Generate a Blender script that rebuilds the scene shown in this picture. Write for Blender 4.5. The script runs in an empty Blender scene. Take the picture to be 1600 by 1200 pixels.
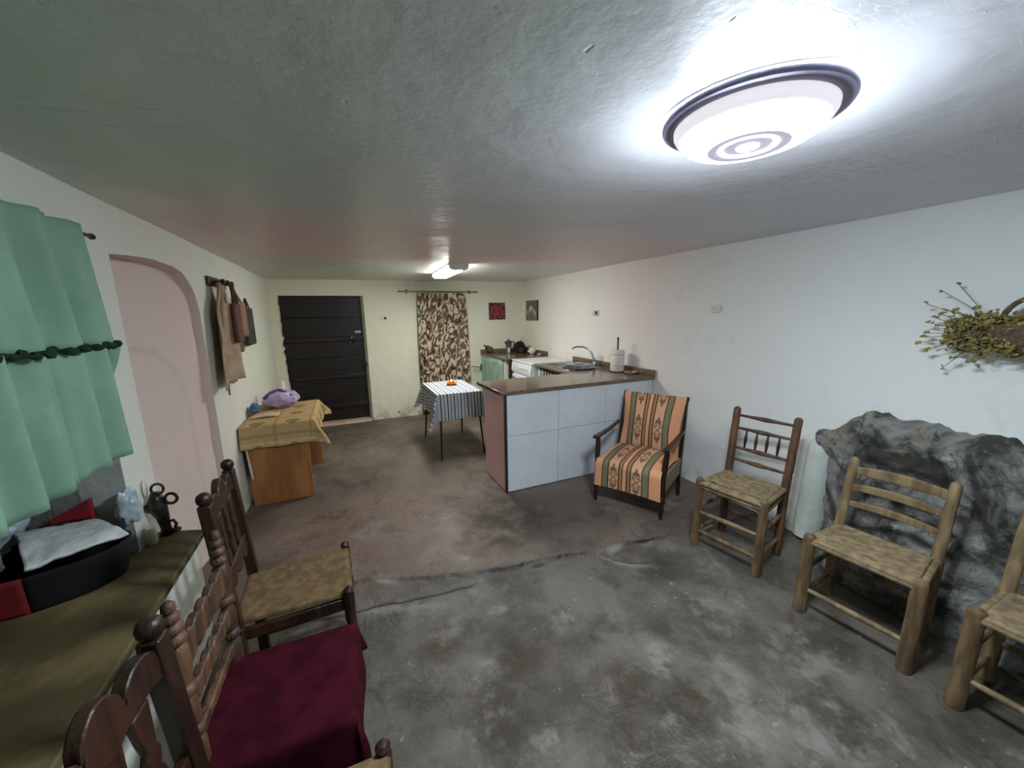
import bpy, math, random
from math import sin, cos, pi, hypot, exp, atan2, sqrt
from mathutils import Vector, Matrix, noise
random.seed(7)
SC = bpy.context.scene
COL = SC.collection

# ---------------------------------------------------------------- camera, world, exposure
cd = bpy.data.cameras.new('camera'); cam = bpy.data.objects.new('camera', cd); COL.objects.link(cam)
cd.sensor_width = 36; cd.lens = 587 / 1600 * 36; cd.clip_start = 0.02
cam.matrix_world = Matrix(((0.91266507, 0.08882862, -0.39893852, 0), (-0.40845222, 0.16368684, -0.89798296, 0),
                           (-0.0144656, 0.98250501, 0.18567351, 1.5), (0, 0, 0, 1)))
SC.camera = cam
w = bpy.data.worlds.new('world'); SC.world = w; w.use_nodes = True
w.node_tree.nodes['Background'].inputs[0].default_value = (0.5, 0.55, 0.6, 1)
w.node_tree.nodes['Background'].inputs[1].default_value = 0.02
SC.view_settings.view_transform = 'Standard'; SC.view_settings.look = 'None'
SC.view_settings.exposure = 2.42; SC.view_settings.gamma = 1.0
SC.view_settings.use_curve_mapping = False
LAMP_E = 54.0      # emission of the round lamp's diffuser
TUBE_E = 11.0      # emission of the fluorescent diffuser

# ---------------------------------------------------------------- node helpers
class NT:
    def __init__(s, name):
        m = bpy.data.materials.new(name); m.use_nodes = True
        s.m = m; s.t = m.node_tree; s.b = s.t.nodes['Principled BSDF']
        s.tc = s.t.nodes.new('ShaderNodeTexCoord')
    def n(s, ty, **k):
        x = s.t.nodes.new(ty)
        for a, v in k.items(): setattr(x, a, v)
        return x
    def l(s, a, b): s.t.links.new(a, b)
    def setin(s, sock, v):
        if hasattr(v, 'links') or isinstance(v, bpy.types.NodeSocket): s.l(v, sock)
        elif isinstance(v, tuple) and len(v) == 3 and sock.type == 'RGBA': sock.default_value = (*v, 1)
        else: sock.default_value = v
    def noise(s, scale, detail=4, rough=.55, dist=0, vec=None, stretch=None):
        x = s.n('ShaderNodeTexNoise'); x.inputs['Scale'].default_value = scale
        x.inputs['Detail'].default_value = detail; x.inputs['Roughness'].default_value = rough
        x.inputs['Distortion'].default_value = dist
        v = vec or s.tc.outputs['Object']
        if stretch:
            mp = s.n('ShaderNodeMapping'); mp.inputs['Scale'].default_value = stretch; s.l(v, mp.inputs[0]); v = mp.outputs[0]
        s.l(v, x.inputs['Vector']); return x.outputs[0]
    def ramp(s, v, lo, hi):
        x = s.n('ShaderNodeMapRange'); x.interpolation_type = 'SMOOTHSTEP'
        s.setin(x.inputs[0], v); x.inputs[1].default_value = lo; x.inputs[2].default_value = hi
        return x.outputs[0]
    def mix(s, f, a, b, mode='MIX'):
        x = s.n('ShaderNodeMix', data_type='RGBA', blend_type=mode)
        s.setin(x.inputs[0], f); s.setin(x.inputs[6], a); s.setin(x.inputs[7], b); return x.outputs[2]
    def math(s, op, a, b=0.0):
        x = s.n('ShaderNodeMath', operation=op); s.setin(x.inputs[0], a); s.setin(x.inputs[1], b); return x.outputs[0]
    def xyz(s):
        x = s.n('ShaderNodeSeparateXYZ'); s.l(s.tc.outputs['Object'], x.inputs[0]); return x.outputs
    def spot(s, x, y, r0, r1, z=0, flat=True, warp=None):
        """1 inside radius r0 of a place, 0 beyond r1"""
        v = s.n('ShaderNodeVectorMath', operation='SUBTRACT'); src = warp or s.tc.outputs['Object']
        s.l(src, v.inputs[0]); v.inputs[1].default_value = (x, y, z)
        L = s.n('ShaderNodeVectorMath', operation='LENGTH')
        if flat:
            m = s.n('ShaderNodeVectorMath', operation='MULTIPLY'); s.l(v.outputs[0], m.inputs[0]); m.inputs[1].default_value = (1, 1, 0)
            s.l(m.outputs[0], L.inputs[0])
        else: s.l(v.outputs[0], L.inputs[0])
        return s.ramp(L.outputs[1], r1, r0)
    def warp(s, scale, amt):
        nz = s.n('ShaderNodeTexNoise'); nz.inputs['Scale'].default_value = scale; nz.inputs['Detail'].default_value = 5
        s.l(s.tc.outputs['Object'], nz.inputs['Vector'])
        a = s.n('ShaderNodeVectorMath', operation='SUBTRACT'); s.l(nz.outputs[1], a.inputs[0]); a.inputs[1].default_value = (.5, .5, .5)
        b = s.n('ShaderNodeVectorMath', operation='SCALE'); s.l(a.outputs[0], b.inputs[0]); b.inputs[3].default_value = amt
        c = s.n('ShaderNodeVectorMath', operation='ADD'); s.l(s.tc.outputs['Object'], c.inputs[0]); s.l(b.outputs[0], c.inputs[1])
        return c.outputs[0]
    def bump(s, h, dist, strength=1.0):
        x = s.n('ShaderNodeBump'); x.inputs['Strength'].default_value = strength; x.inputs['Distance'].default_value = dist
        s.l(h, x.inputs['Height']); s.l(x.outputs[0], s.b.inputs['Normal'])
    def out(s, col=None, rough=.6, metal=0, spec=None):
        if col is not None: s.setin(s.b.inputs['Base Color'], col)
        s.setin(s.b.inputs['Roughness'], rough); s.b.inputs['Metallic'].default_value = metal
        if spec is not None: s.b.inputs['Specular IOR Level'].default_value = spec
        return s.m
def hexc(h):
    c = [int(h[i:i + 2], 16) / 255 for i in (0, 2, 4)]
    return tuple((x / 12.92 if x <= .04045 else ((x + .055) / 1.055) ** 2.4) for x in c)
def plain(name, c1, c2=None, scale=8, rough=.6, metal=0, bs=0, bd=.002, stretch=None, spec=None, lo=.35, hi=.65, detail=4):
    t = NT(name); c1 = hexc(c1)
    if c2:
        nz = t.noise(scale, detail, stretch=stretch); c = t.mix(t.ramp(nz, lo, hi), c1, hexc(c2))
    else: c = c1
    if bs: t.bump(t.noise(bs, 5, stretch=stretch), bd)
    return t.out(c, rough, metal, spec)
def glow(name, c, e):
    t = NT(name); t.b.inputs['Base Color'].default_value = (.8, .8, .8, 1)
    t.b.inputs['Emission Color'].default_value = (*c, 1); t.b.inputs['Emission Strength'].default_value = e
    return t.m
def vcol(name, rough=.85, bs=300, bd=.0006):
    t = NT(name); a = t.n('ShaderNodeAttribute', attribute_name='Col'); t.l(a.outputs[0], t.b.inputs['Base Color'])
    if bs: t.bump(t.noise(bs, 2), bd)
    return t.out(None, rough, spec=.2)

# ---------------------------------------------------------------- mesh helpers
class MB:
    def __init__(s): s.v = []; s.f = []; s.c = None
    def add(s, vs, fs, M=None):
        k = len(s.v)
        s.v += [tuple(M @ Vector(p)) if M else tuple(p) for p in vs]; s.f += [tuple(i + k for i in f) for f in fs]; return s
    def box(s, a, b, M=None):
        x0, y0, z0 = a; x1, y1, z1 = b
        return s.add([(x0, y0, z0), (x1, y0, z0), (x1, y1, z0), (x0, y1, z0), (x0, y0, z1), (x1, y0, z1), (x1, y1, z1), (x0, y1, z1)],
                     [(0, 3, 2, 1), (4, 5, 6, 7), (0, 1, 5, 4), (1, 2, 6, 5), (2, 3, 7, 6), (3, 0, 4, 7)], M)
    def quad(s, *p): return s.add(p, [tuple(range(len(p)))])
    def tube(s, pts, rad, n=10, cap=True, sx=1.0, sy=1.0, up=None):
        pts = [Vector(p) for p in pts]; m = len(pts)
        if not isinstance(rad, (list, tuple)): rad = [rad] * m
        vs = []; ref = None
        for i, p in enumerate(pts):
            d = (pts[min(i + 1, m - 1)] - pts[max(i - 1, 0)])
            d = d.normalized() if d.length > 1e-9 else Vector((0, 0, 1))
            if ref is None:
                u = Vector(up) if up else (Vector((1, 0, 0)) if abs(d.x) < .9 else Vector((0, 1, 0)))
            else: u = ref
            u = (u - d * u.dot(d)).normalized(); ref = u; q = d.cross(u)
            for k in range(n):
                a = 2 * pi * k / n
                vs.append(p + u * (cos(a) * rad[i] * sx) + q * (sin(a) * rad[i] * sy))
        fs = [(i * n + k, i * n + (k + 1) % n, (i + 1) * n + (k + 1) % n, (i + 1) * n + k) for i in range(m - 1) for k in range(n)]
        if cap: fs += [tuple(range(n - 1, -1, -1)), tuple((m - 1) * n + k for k in range(n))]
        return s.add(vs, fs)
    def lathe(s, prof, c=(0, 0, 0), n=24, M=None, cap=True):
        """prof: (radius, z) from one end to the other"""
        vs = [(c[0] + r * cos(2 * pi * k / n), c[1] + r * sin(2 * pi * k / n), c[2] + z) for r, z in prof for k in range(n)]
        m = len(prof)
        fs = [(i * n + k, i * n + (k + 1) % n, (i + 1) * n + (k + 1) % n, (i + 1) * n + k) for i in range(m - 1) for k in range(n)]
        if cap: fs += [tuple(range(n - 1, -1, -1)), tuple((m - 1) * n + k for k in range(n))]
        return s.add(vs, fs, M)
    def prism(s, poly, t, M=None):
        """poly: (x, z) outline, thickness t along y about 0"""
        n = len(poly)
        vs = [(x, -t / 2, z) for x, z in poly] + [(x, t / 2, z) for x, z in poly]
        return s.add(vs, [tuple(range(n)), tuple(range(2 * n - 1, n - 1, -1))] + [(i, i + n, (i + 1) % n + n, (i + 1) % n) for i in range(n)], M)
    def grid(s, fn, nu, nv, col=None, keep=None, th=0):
        k = len(s.v); vs = []; cs = []
        for j in range(nv + 1):
            for i in range(nu + 1):
                u, v = i / nu, j / nv; vs.append(tuple(fn(u, v)))
                if col: cs.append(col(u, v))
        fs = [(j * (nu + 1) + i, j * (nu + 1) + i + 1, (j + 1) * (nu + 1) + i + 1, (j + 1) * (nu + 1) + i)
              for j in range(nv) for i in range(nu) if keep is None or keep((i + .5) / nu, (j + .5) / nv)]
        s.add(vs, fs)
        if col: s.c = (s.c or []) + cs
        return s
def obj(name, mb, mat, parent=None, smooth=True, ang=40, bevel=0, solid=0, seg=2, sub=0, off=-1, kind=None, label=None):
    me = bpy.data.meshes.new(name); me.from_pydata(mb.v, [], mb.f); me.update()
    if mb.c:
        at = me.color_attributes.new('Col', 'FLOAT_COLOR', 'POINT')
        at.data.foreach_set('color', [x for c in mb.c for x in (c[0], c[1], c[2], 1.0)])
    if smooth:
        me.polygons.foreach_set('use_smooth', [True] * len(me.polygons)); me.set_sharp_from_angle(angle=math.radians(ang))
    me.materials.append(mat)
    o = bpy.data.objects.new(name, me); COL.objects.link(o)
    if solid:
        m = o.modifiers.new('solid', 'SOLIDIFY'); m.thickness = solid; m.offset = off
    if bevel:
        m = o.modifiers.new('bevel', 'BEVEL'); m.width = bevel; m.segments = seg; m.limit_method = 'ANGLE'; m.angle_limit = math.radians(35)
    if sub:
        m = o.modifiers.new('sub', 'SUBSURF'); m.levels = sub; m.render_levels = sub
    if parent: o.parent = parent
    if kind: o['kind'] = kind
    if label: o['label'] = label
    return o
def thing(name, label, cat, loc=(0, 0, 0), rz=0, group=None, rx=0, ry=0):
    o = bpy.data.objects.new(name, None); COL.objects.link(o); o.empty_display_size = .05
    o.location = loc; o.rotation_euler = (rx, ry, rz); o['label'] = label; o['category'] = cat
    if group: o['group'] = group
    return o
def tag(o, label, cat, group=None, kind=None):
    o['label'] = label; o['category'] = cat
    if group: o['group'] = group
    if kind: o['kind'] = kind
    return o
def struct(name, mb, mat, parent=None, **k):
    o = obj(name, mb, mat, parent, **k)
    if not parent: o['kind'] = 'structure'
    return o
def nz(x, y=0, z=0, s=1.0): return noise.noise(Vector((x * s, y * s, z * s)))
def fbm(x, y, z=0, s=1.0, o=4): return noise.fractal(Vector((x * s, y * s, z * s)), 1.0, 2.0, o)
def sm(a, b, x):
    t = max(0, min(1, (x - a) / (b - a))); return t * t * (3 - 2 * t)
def lerp3(a, b, t): return tuple(a[i] + (b[i] - a[i]) * t for i in range(3))

# ---------------------------------------------------------------- materials
def wall_mat(name, stops, axis, dirty=.35):
    """limewash whose colour drifts along the wall (lens colour cast and warm light painted in), with stains"""
    t = NT(name); X = t.xyz()
    nzv = t.math('MULTIPLY', t.math('SUBTRACT', t.noise(1.2, 3), .5), 1.2)
    a = t.math('ADD', X[axis], nzv)
    c = hexc(stops[0][1])
    for (p0, _), (p1, h) in zip(stops, stops[1:]): c = t.mix(t.ramp(a, p0, p1), c, hexc(h))
    d = t.ramp(t.noise(2.3, 6, .65, 1.0), .56, .8)
    c = t.mix(t.math('MULTIPLY', d, dirty), c, hexc('c2c0b5'))
    low = t.ramp(X[2], .22, .0); lown = t.ramp(t.noise(7, 5), .4, .62)
    c = t.mix(t.math('MULTIPLY', t.math('MULTIPLY', low, lown), .6), c, hexc('8a8678'))
    h = t.math('ADD', t.noise(5, 6, .6), t.math('MULTIPLY', t.noise(60, 3), .12))
    t.bump(h, .02, .7)
    return t.out(c, .8, spec=.25)
M = {}
M['wall_right'] = wall_mat('plaster_right', [(0, 'e4e9e8'), (2.0, 'e4e6e4'), (2.9, 'e9e0de'), (3.8, 'e8e2de'), (5.2, 'e6e5d8')], 1)  # bluish, pinkish and yellowish stops paint the colour cast into the plaster
M['wall_left'] = wall_mat('plaster_left', [(0, 'dce3d8'), (3, 'e2e3da'), (5.4, 'e5e5d6')], 1)
M['wall_back'] = wall_mat('plaster_back', [(-1, 'e2dfca'), (2.6, 'e5e3d2')], 0)  # yellowish tint carries the warm light of the kitchen end
M['wall_pink'] = wall_mat('plaster_pink', [(0, 'ddccc3'), (1.2, 'dccac4')], 2, .2)
def ceil_mat():
    t = NT('plaster_ceiling'); X = t.xyz()
    n1 = t.math('MULTIPLY', t.math('SUBTRACT', t.noise(.8, 3), .5), 1.0)
    c = t.mix(t.ramp(t.math('ADD', X[0], n1), -.9, 1.0), hexc('cbd5c8'), hexc('d9dae2'))  # green-grey to lavender drift: lens colour cast painted into the plaster
    yb = t.math('ADD', X[1], t.math('MULTIPLY', n1, .5))
    pk = t.math('MULTIPLY', t.ramp(yb, 1.6, 2.6), t.ramp(yb, 4.0, 3.4))
    c = t.mix(t.math('MULTIPLY', pk, .9), c, hexc('ead3d0'))  # pink band across the ceiling, also a painted-in colour cast
    c = t.mix(t.ramp(yb, 3.5, 4.2), c, hexc('d6d6cc'))
    c = t.mix(t.math('MULTIPLY', t.ramp(t.noise(3, 6, .7, 2), .55, .75), .25), c, hexc('a6aaa6'))
    pits = t.n('ShaderNodeTexVoronoi'); pits.inputs['Scale'].default_value = 9; t.l(t.warp(4, .5), pits.inputs['Vector'])
    pd = t.math('MULTIPLY', t.ramp(pits.outputs['Distance'], .12, .03), t.ramp(t.noise(1.7, 2), .5, .62))
    scr = t.noise(6, 4, .6, 1.5, stretch=(1, 5, 1)); ridge = t.math('ABSOLUTE', t.math('SUBTRACT', scr, .5))
    rl = t.math('MULTIPLY', t.ramp(ridge, .012, .0), t.ramp(t.noise(1.3, 2), .5, .62))
    h = t.math('ADD', t.noise(3.5, 6, .55), t.math('MULTIPLY', t.noise(45, 3), .05))
    h = t.math('SUBTRACT', h, t.math('MULTIPLY', pd, .18)); h = t.math('ADD', h, t.math('MULTIPLY', rl, .14))
    t.bump(h, .011, .8)
    return t.out(c, .40, spec=.35)
M['ceiling'] = ceil_mat()
def floor_mat():
    t = NT('concrete_floor'); X = t.xyz(); wv = t.warp(3.0, .35); t_w2 = t.warp(6.0, .22)
    far = t.ramp(t.math('ADD', X[1], t.math('MULTIPLY', X[0], .19)), 1.98, 2.1)
    base_n = t.ramp(t.noise(2.2, 8, .7, .1), .38, .62)
    near = t.mix(base_n, hexc('69635a'), hexc('48443b'))
    farc = t.mix(t.ramp(t.noise(1.3, 6, .6, .8), .35, .65), hexc('73665c'), hexc('5b5047'))
    pinkn = t.spot(.1, 2.6, .2, 1.0, warp=wv); farc = t.mix(t.math('MULTIPLY', pinkn, .55), farc, hexc('80695f'))
    c = t.mix(far, near, farc)
    # light limewash-like patches and specks
    lp = t.math('MULTIPLY', t.ramp(t.noise(3.2, 8, .74, .25), .54, .66), t.ramp(t.noise(.9, 2), .42, .58))
    c = t.mix(t.math('MULTIPLY', lp, .7), c, hexc('85847e'))
    sp = t.ramp(t.noise(24, 4, .65), .66, .72); c = t.mix(t.math('MULTIPLY', sp, .7), c, hexc('a3a19a'))
    # brown damp stains
    bn = t.ramp(t.noise(6, 8, .75, .15), .36, .56)
    st = None
    for x, y, r0, r1 in ((.93, .98, .08, .26), (.45, 1.12, .06, .30), (.30, 1.55, .02, .2), (1.12, .80, .05, .22), (.60, 1.30, .02, .22), (.8, .75, .05, .3), (1.0, 2.3, .1, .5)):
        q = t.spot(x, y, r0, r1, warp=wv); st = q if st is None else t.math('MAXIMUM', st, q)
    st = t.math('MULTIPLY', st, bn)
    c = t.mix(t.math('MULTIPLY', st, .85), c, hexc('33291c'))
    lw = None
    for x, y, r1 in ((.36, 1.70, .16), (.6, 1.6, .13), (.86, 1.37, .13), (1.21, 1.04, .14), (1.34, .86, .16), (1.26, .70, .2), (1.75, .75, .3), (1.6, 1.1, .22), (1.02, .83, .07), (.42, 1.27, .14), (.55, .95, .08), (.32, 1.08, .08), (1.74, 1.13, .2), (1.9, 1.37, .2), (.1, 2.6, .25), (1.5, .6, .3)):
        q = t.spot(x, y, 0, r1, warp=t_w2); lw = q if lw is None else t.math('MAXIMUM', lw, q)
    lw = t.math('MULTIPLY', t.ramp(lw, .2, .8), t.ramp(t.noise(8, 7, .75, .2), .42, .60)); c = t.mix(t.math('MULTIPLY', lw, .75), c, hexc('7f7c75'))
    blot = t.ramp(t.noise(4.5, 7, .72, .5), .53, .60); c = t.mix(t.math('MULTIPLY', blot, .35), c, hexc('2f2c26'))
    at = t.n('ShaderNodeAttribute', attribute_name='Col'); sc_ = t.n('ShaderNodeSeparateColor'); t.l(at.outputs[0], sc_.inputs[0])
    c = t.mix(t.math('MULTIPLY', sc_.outputs[1], .8), c, hexc('8f8b84')); c = t.mix(sc_.outputs[0], c, hexc('1d1a16'))
    dk = t.ramp(t.noise(11, 5, .7), .66, .72); c = t.mix(t.math('MULTIPLY', dk, .45), c, hexc('363430'))
    h = t.math('ADD', t.noise(6, 7, .65, .5), t.math('MULTIPLY', t.noise(70, 3), .06))
    t.bump(h, .02, .8)
    rg = t.mix(t.ramp(t.noise(3, 4), .35, .65), (.38,) * 3, (.62,) * 3)
    return t.out(c, t.math('MULTIPLY', rg, 1.0), spec=.4)
M['floor'] = floor_mat()
def rock_mat():
    t = NT('bedrock'); X = t.xyz(); wv = t.warp(3, .4)
    n1 = t.noise(3.2, 8, .68, 1.2); n2 = t.noise(7, 7, .7, .6)
    c = t.mix(t.ramp(n1, .38, .6), hexc('41423c'), hexc('9c9d99'))
    c = t.mix(t.ramp(t.noise(2.1, 6, .65, 1), .52, .64), c, hexc('9a8f76'))
    c = t.mix(t.math('MULTIPLY', t.ramp(n2, .58, .7), .8), c, hexc('c9cbc8'))
    c = t.mix(t.math('MULTIPLY', t.ramp(t.noise(5, 6, .7, 1.5), .55, .64), .8), c, hexc('33362c'))
    t.bump(t.math('ADD', t.noise(14, 8, .7), t.math('MULTIPLY', n2, .8)), .035, 1)
    return t.out(c, .8)
M['rock'] = rock_mat()
def granite(name='granite'):
    t = NT(name); a = t.noise(90, 4, .7); b = t.noise(160, 2, .6)
    c = t.mix(t.ramp(a, .4, .6), hexc('7a6556'), hexc('564840')); c = t.mix(t.math('MULTIPLY', t.ramp(b, .56, .66), .8), c, hexc('b09a86'))
    c = t.mix(t.math('MULTIPLY', t.ramp(t.noise(60, 2), .62, .7), .8), c, hexc('211c1a'))
    return t.out(c, .12, spec=.5)
M['granite'] = granite()
def marble():
    t = NT('marble_tile'); r = t.noise(3.0, 6, .6, 2.2); v = t.math('ABSOLUTE', t.math('SUBTRACT', r, .5))
    c = t.mix(t.math('MULTIPLY', t.ramp(v, .012, .0), .16), t.mix(t.ramp(t.noise(2, 4), .3, .7), hexc('dde1e8'), hexc('cfd5dd')), hexc('8d9197'))
    return t.out(c, .3)
M['marble'] = marble()
M['pinktile'] = plain('pink_tile', 'f5c8ca', 'f0c0c2', 3, .3)
M['grout'] = plain('grout', '5b5652', None, rough=.8)
M['darktrim'] = plain('dark_trim', '3a302b', '2a2320', 6, .4)
M['darkwood'] = plain('dark_stained_wood', '3d2418', '21120c', 5, .38, bs=20, bd=.003, stretch=(4, 4, .6), spec=.5)
M['oldwood'] = plain('aged_brown_wood', '6a4a34', '3c2a20', 6, .5, bs=25, bd=.003, stretch=(5, 5, .8))
M['palewood'] = plain('worn_pale_wood', '8d7858', '65533a', 5, .6, bs=25, bd=.003, stretch=(4, 4, .8))
M['legwood'] = plain('worn_leg_wood', '7f6a4c', '544029', 5, .6, bs=25, bd=.003, stretch=(4, 4, .8))
M['armwood'] = plain('armchair_wood', '2c1a14', '170d0a', 6, .28)
M['straw'] = plain('rush_seat', '93805f', '6e6047', 30, .8, bs=160, bd=.002)
M['strawbrown'] = plain('brown_rush_seat', '7c6440', '5f4a2e', 30, .8, bs=160, bd=.002)
M['doorwood'] = plain('black_door_wood', '1c120d', '0d0806', 3, .38, bs=14, bd=.004, stretch=(.6, 3, 5))
M['ledgewood'] = plain('ledge_wood', '2a1a13', '150d0a', 3, .35, bs=14, bd=.004, stretch=(.6, 3, 5))
M['maroon'] = plain('maroon_cloth', '43141f', '330d17', 12, .95, bs=300, bd=.001, spec=.05)
M['green'] = plain('green_cloth', '90b49d', '84a691', 6, .9, bs=260, bd=.0008, spec=.1)
M['greendark'] = plain('dark_green_trim', '1d3a26', '12281a', 30, .9)
M['metal'] = plain('steel', 'b8babb', None, rough=.22, metal=1)
M['darkmetal'] = plain('dark_metal', '4a4641', '3a3632', 20, .35, metal=.7)
M['brass'] = plain('brass', '9c8748', '7f6a35', 12, .35, metal=.8)
M['alum'] = plain('aluminium', '8f9088', '77776e', 20, .35, metal=.9)
M['enamel'] = plain('white_enamel', 'dfe3e6', 'd8dde0', 3, .25)
M['plastic'] = plain('white_plastic', 'd9d7cb', None, rough=.4)
M['black'] = plain('black_plastic', '14120f', None, rough=.4)
M['cabwood'] = plain('orange_wood', 'a97342', '8e5c32', 3, .5, stretch=(3, 3, .5), bs=30, bd=.001)
M['ceramic'] = plain('ceramic', 'e5dcd2', 'd8cdc2', 10, .2)
M['terra'] = plain('terracotta_band', '8f5b52', None, rough=.4)
M['canebrown'] = plain('brown_basket', '6b5a46', '4b3d2f', 60, .7, bs=90, bd=.003)
M['beige'] = plain('beige_cloth', 'b39c88', 'a08a77', 12, .95, spec=.05)
M['brownbag'] = plain('brown_bag', '6b463c', '593830', 12, .8)
M['tanbag'] = plain('tan_bag', '96755f', '87674f', 12, .8)
M['darkbag'] = plain('dark_bag', '4a3f36', '30352c', 8, .7)
M['dryflower'] = plain('dried_flower', '9a8c50', '6f6534', 20, .9)
M['drystem'] = plain('dried_stem', '7a7358', None, rough=.9)
M['lilac'] = plain('lilac_bag', 'c3b6d0', 'ae9bc4', 8, .3)
M['purple'] = plain('purple_bag', '5c2f86', None, rough=.35)
M['blue'] = plain('blue_cloth', '4a6a8e', '33506f', 9, .7)
M['pinkpaper'] = plain('pink_napkin', 'cfae98', None, rough=.8)
M['hearthtop'] = plain('hearth_top', '7d6f48', '51472a', 3.2, .75, bs=12, bd=.006, lo=.35, hi=.6, detail=7)
M['soot'] = plain('sooty_plaster', 'c6cac5', 'a3a7a2', 2.5, .85, bs=9, bd=.008)
M['blackcloth'] = plain('black_cloth', '0b0a0b', None, rough=.9)
M['redcloth'] = plain('red_cloth', '8e1622', '6e0f19', 9, .8)
M['whitecloth'] = plain('white_cloth', 'e0e5e4', 'ccd2d1', 12, .9, bs=80, bd=.002)
M['bluewhite'] = plain('bluish_plastic', 'bfcbd0', 'aab8bf', 8, .3)
M['iron'] = plain('tarnished_iron', '4a4844', '23241f', 30, .35, metal=.6, bs=60, bd=.003)
M['olive'] = plain('wood_mortar', '5f5136', '463b28', 20, .5)
M['threshold'] = plain('pink_threshold', 'cdb0a0', 'b59a8b', 5, .7)
M['dark'] = plain('dark_void', '15120f', None, rough=.9)
M['amber'] = plain('amber_glass', 'd98a14', 'b5690a', 30, .15)
M['lace'] = plain('white_lace', 'd9d4c4', None, rough=.9)
M['vcol'] = vcol('printed_cloth')
M['vcanvas'] = vcol('printed_canvas', .6, 0)
M['rimmetal'] = plain('lamp_rim', '87859c', '7a7890', 3, .4, metal=.3)
M['lampband'] = glow('lamp_band', (.75, .70, .78), .16)
M['lampplate'] = glow('lamp_plate', (.62, .6, .82), .11)
M['lampglow'] = glow('lamp_diffuser', (.82, .91, 1.0), LAMP_E)
M['tubeglow'] = glow('tube_diffuser', (.98, 1.0, .93), TUBE_E)
M['flame'] = glow('flame', (1, .75, .3), 6)

# ---------------------------------------------------------------- the room
XL, XR, YB, YF = -.81, 2.72, 5.63, -1.3
def zc(x): return 1.955 + .010 * (x - XL)
def fl(x, y): return -.012 if y + .07 * x < 1.87 else 0.0
P1 = [(-1.7, 2.5), (-.5, 2.28), (-.03, 2.12), (.3, 2.0), (.58, 1.91), (.93, 1.83), (1.14, 1.81), (1.35, 1.77), (1.68, 1.72), (2.11, 1.68), (3.0, 1.6)]
P2 = [(-.4, 1.93), (-.06, 1.89), (.14, 1.86), (.34, 1.84), (.54, 1.82), (.62, 1.86)]
P3 = [(1.35, 1.77), (1.40, 1.66), (1.48, 1.58), (1.54, 1.55), (1.62, 1.50)]
def poly_y(P, x):
    for (xa, ya), (xb, yb) in zip(P, P[1:]):
        if xa <= x <= xb: return ya + (yb - ya) * (x - xa) / (xb - xa)
    return None
def floor_at(x, y):
    """height, crack mask, pale chipped lip mask"""
    wig = .022 * fbm(x, 3.1, 0, 4) + .008 * nz(x * 37, 7)
    d = y - (poly_y(P1, x) + wig); z = -.014 + .014 * sm(-.010, .004, d)
    on = sm(-.25, .15, nz(x * 3.1, 4)) * sm(.15, .5, x) * sm(2.0, 1.7, x)
    wd = .004 + .007 * (.5 + nz(x * 15, 9)); ck = on * sm(wd + .008, wd * .4, abs(d)); lip = sm(.05, .0, abs(d + .02)) * sm(.1, .4, nz(x * 5, y * 9, 6))
    h = poly_y(P2, x)
    if h is not None:
        d2 = y - (h + wig * .6); c2 = sm(.011, .002, abs(d2)) * sm(-.4, -.1, x) * sm(.62, .5, x); ck = max(ck, c2 * .9); z -= .006 * c2
        lip = max(lip, .7 * sm(.06, 0, abs(d2 + .035)) * sm(.05, .3, nz(x * 6, y * 12, 8)))
    h = poly_y(P3, x)
    if h is not None:
        d3 = y - (h + wig * .8); c3 = sm(.012, .002, abs(d3)) * sm(1.66, 1.5, x); ck = max(ck, c3 * .8); lip = max(lip, sm(.035, .005, abs(d3 + .022)) * sm(1.70, 1.4, x) * .8)
    q = hypot((x - .96) / .05, (y - 1.795 - wig) / .018); ck = max(ck, .8 * sm(1.1, .7, q + .4 * nz(x * 40, y * 40)))
    return z + .0015 * fbm(x, y, 0, 3), ck, lip
_ys = []; _y = YF
while _y < 6.0: _ys.append(_y); _y += .005 if 1.48 < _y < 2.16 else (.02 if _y < 1.5 else .03)
_xs = [-1.6]
while _xs[-1] < 2.9: _xs.append(_xs[-1] + .012)
fb = MB(); _v = []; _c = []
for y in _ys:
    for x in _xs:
        if 1.45 < y < 2.4: z, ck, lp_ = floor_at(x, y)
        else: z, ck, lp_ = (-.014 if y < 1.7 else 0) + .0015 * fbm(x, y, 0, 3), 0, 0
        _v.append((x, y, z)); _c.append((ck, lp_, 0))
nx_ = len(_xs)
fb.v = _v; fb.c = _c; fb.f = [(j * nx_ + i, j * nx_ + i + 1, (j + 1) * nx_ + i + 1, (j + 1) * nx_ + i) for j in range(len(_ys) - 1) for i in range(nx_ - 1)]
struct('floor', fb, M['floor'], ang=60)
def ceil_fn(u, v):
    x = -1.0 + u * 3.9; y = YF - .1 + v * 7.2
    return (x, y, zc(x) + .004 * fbm(x, y, 4, 1.3))
struct('ceiling', MB().grid(ceil_fn, 60, 110), M['ceiling'])

# left wall: hearth recess y .1..1.83 z .55..1.74, doorway recess y 2.05..3.0 (arched top), drawn as an outline with openings
AY0, AY1, AZ0, AZ1 = -.05, 1.83, .60, 1.72
DY0, DY1, DZ = 2.05, 3.0, 1.77
H = 2.03
wl = MB()
def wq(y0, z0, y1, z1): wl.quad((XL, y0, z0), (XL, y1, z0), (XL, y1, z1), (XL, y0, z1))
wq(YF, 0 - .05, AY0, H); wq(AY0, -.05, AY1, AZ0); wq(AY0, AZ1, AY1, H)
wq(AY1, -.05, DY0, H); wq(DY1, -.05, YB + .05, H)
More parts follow.
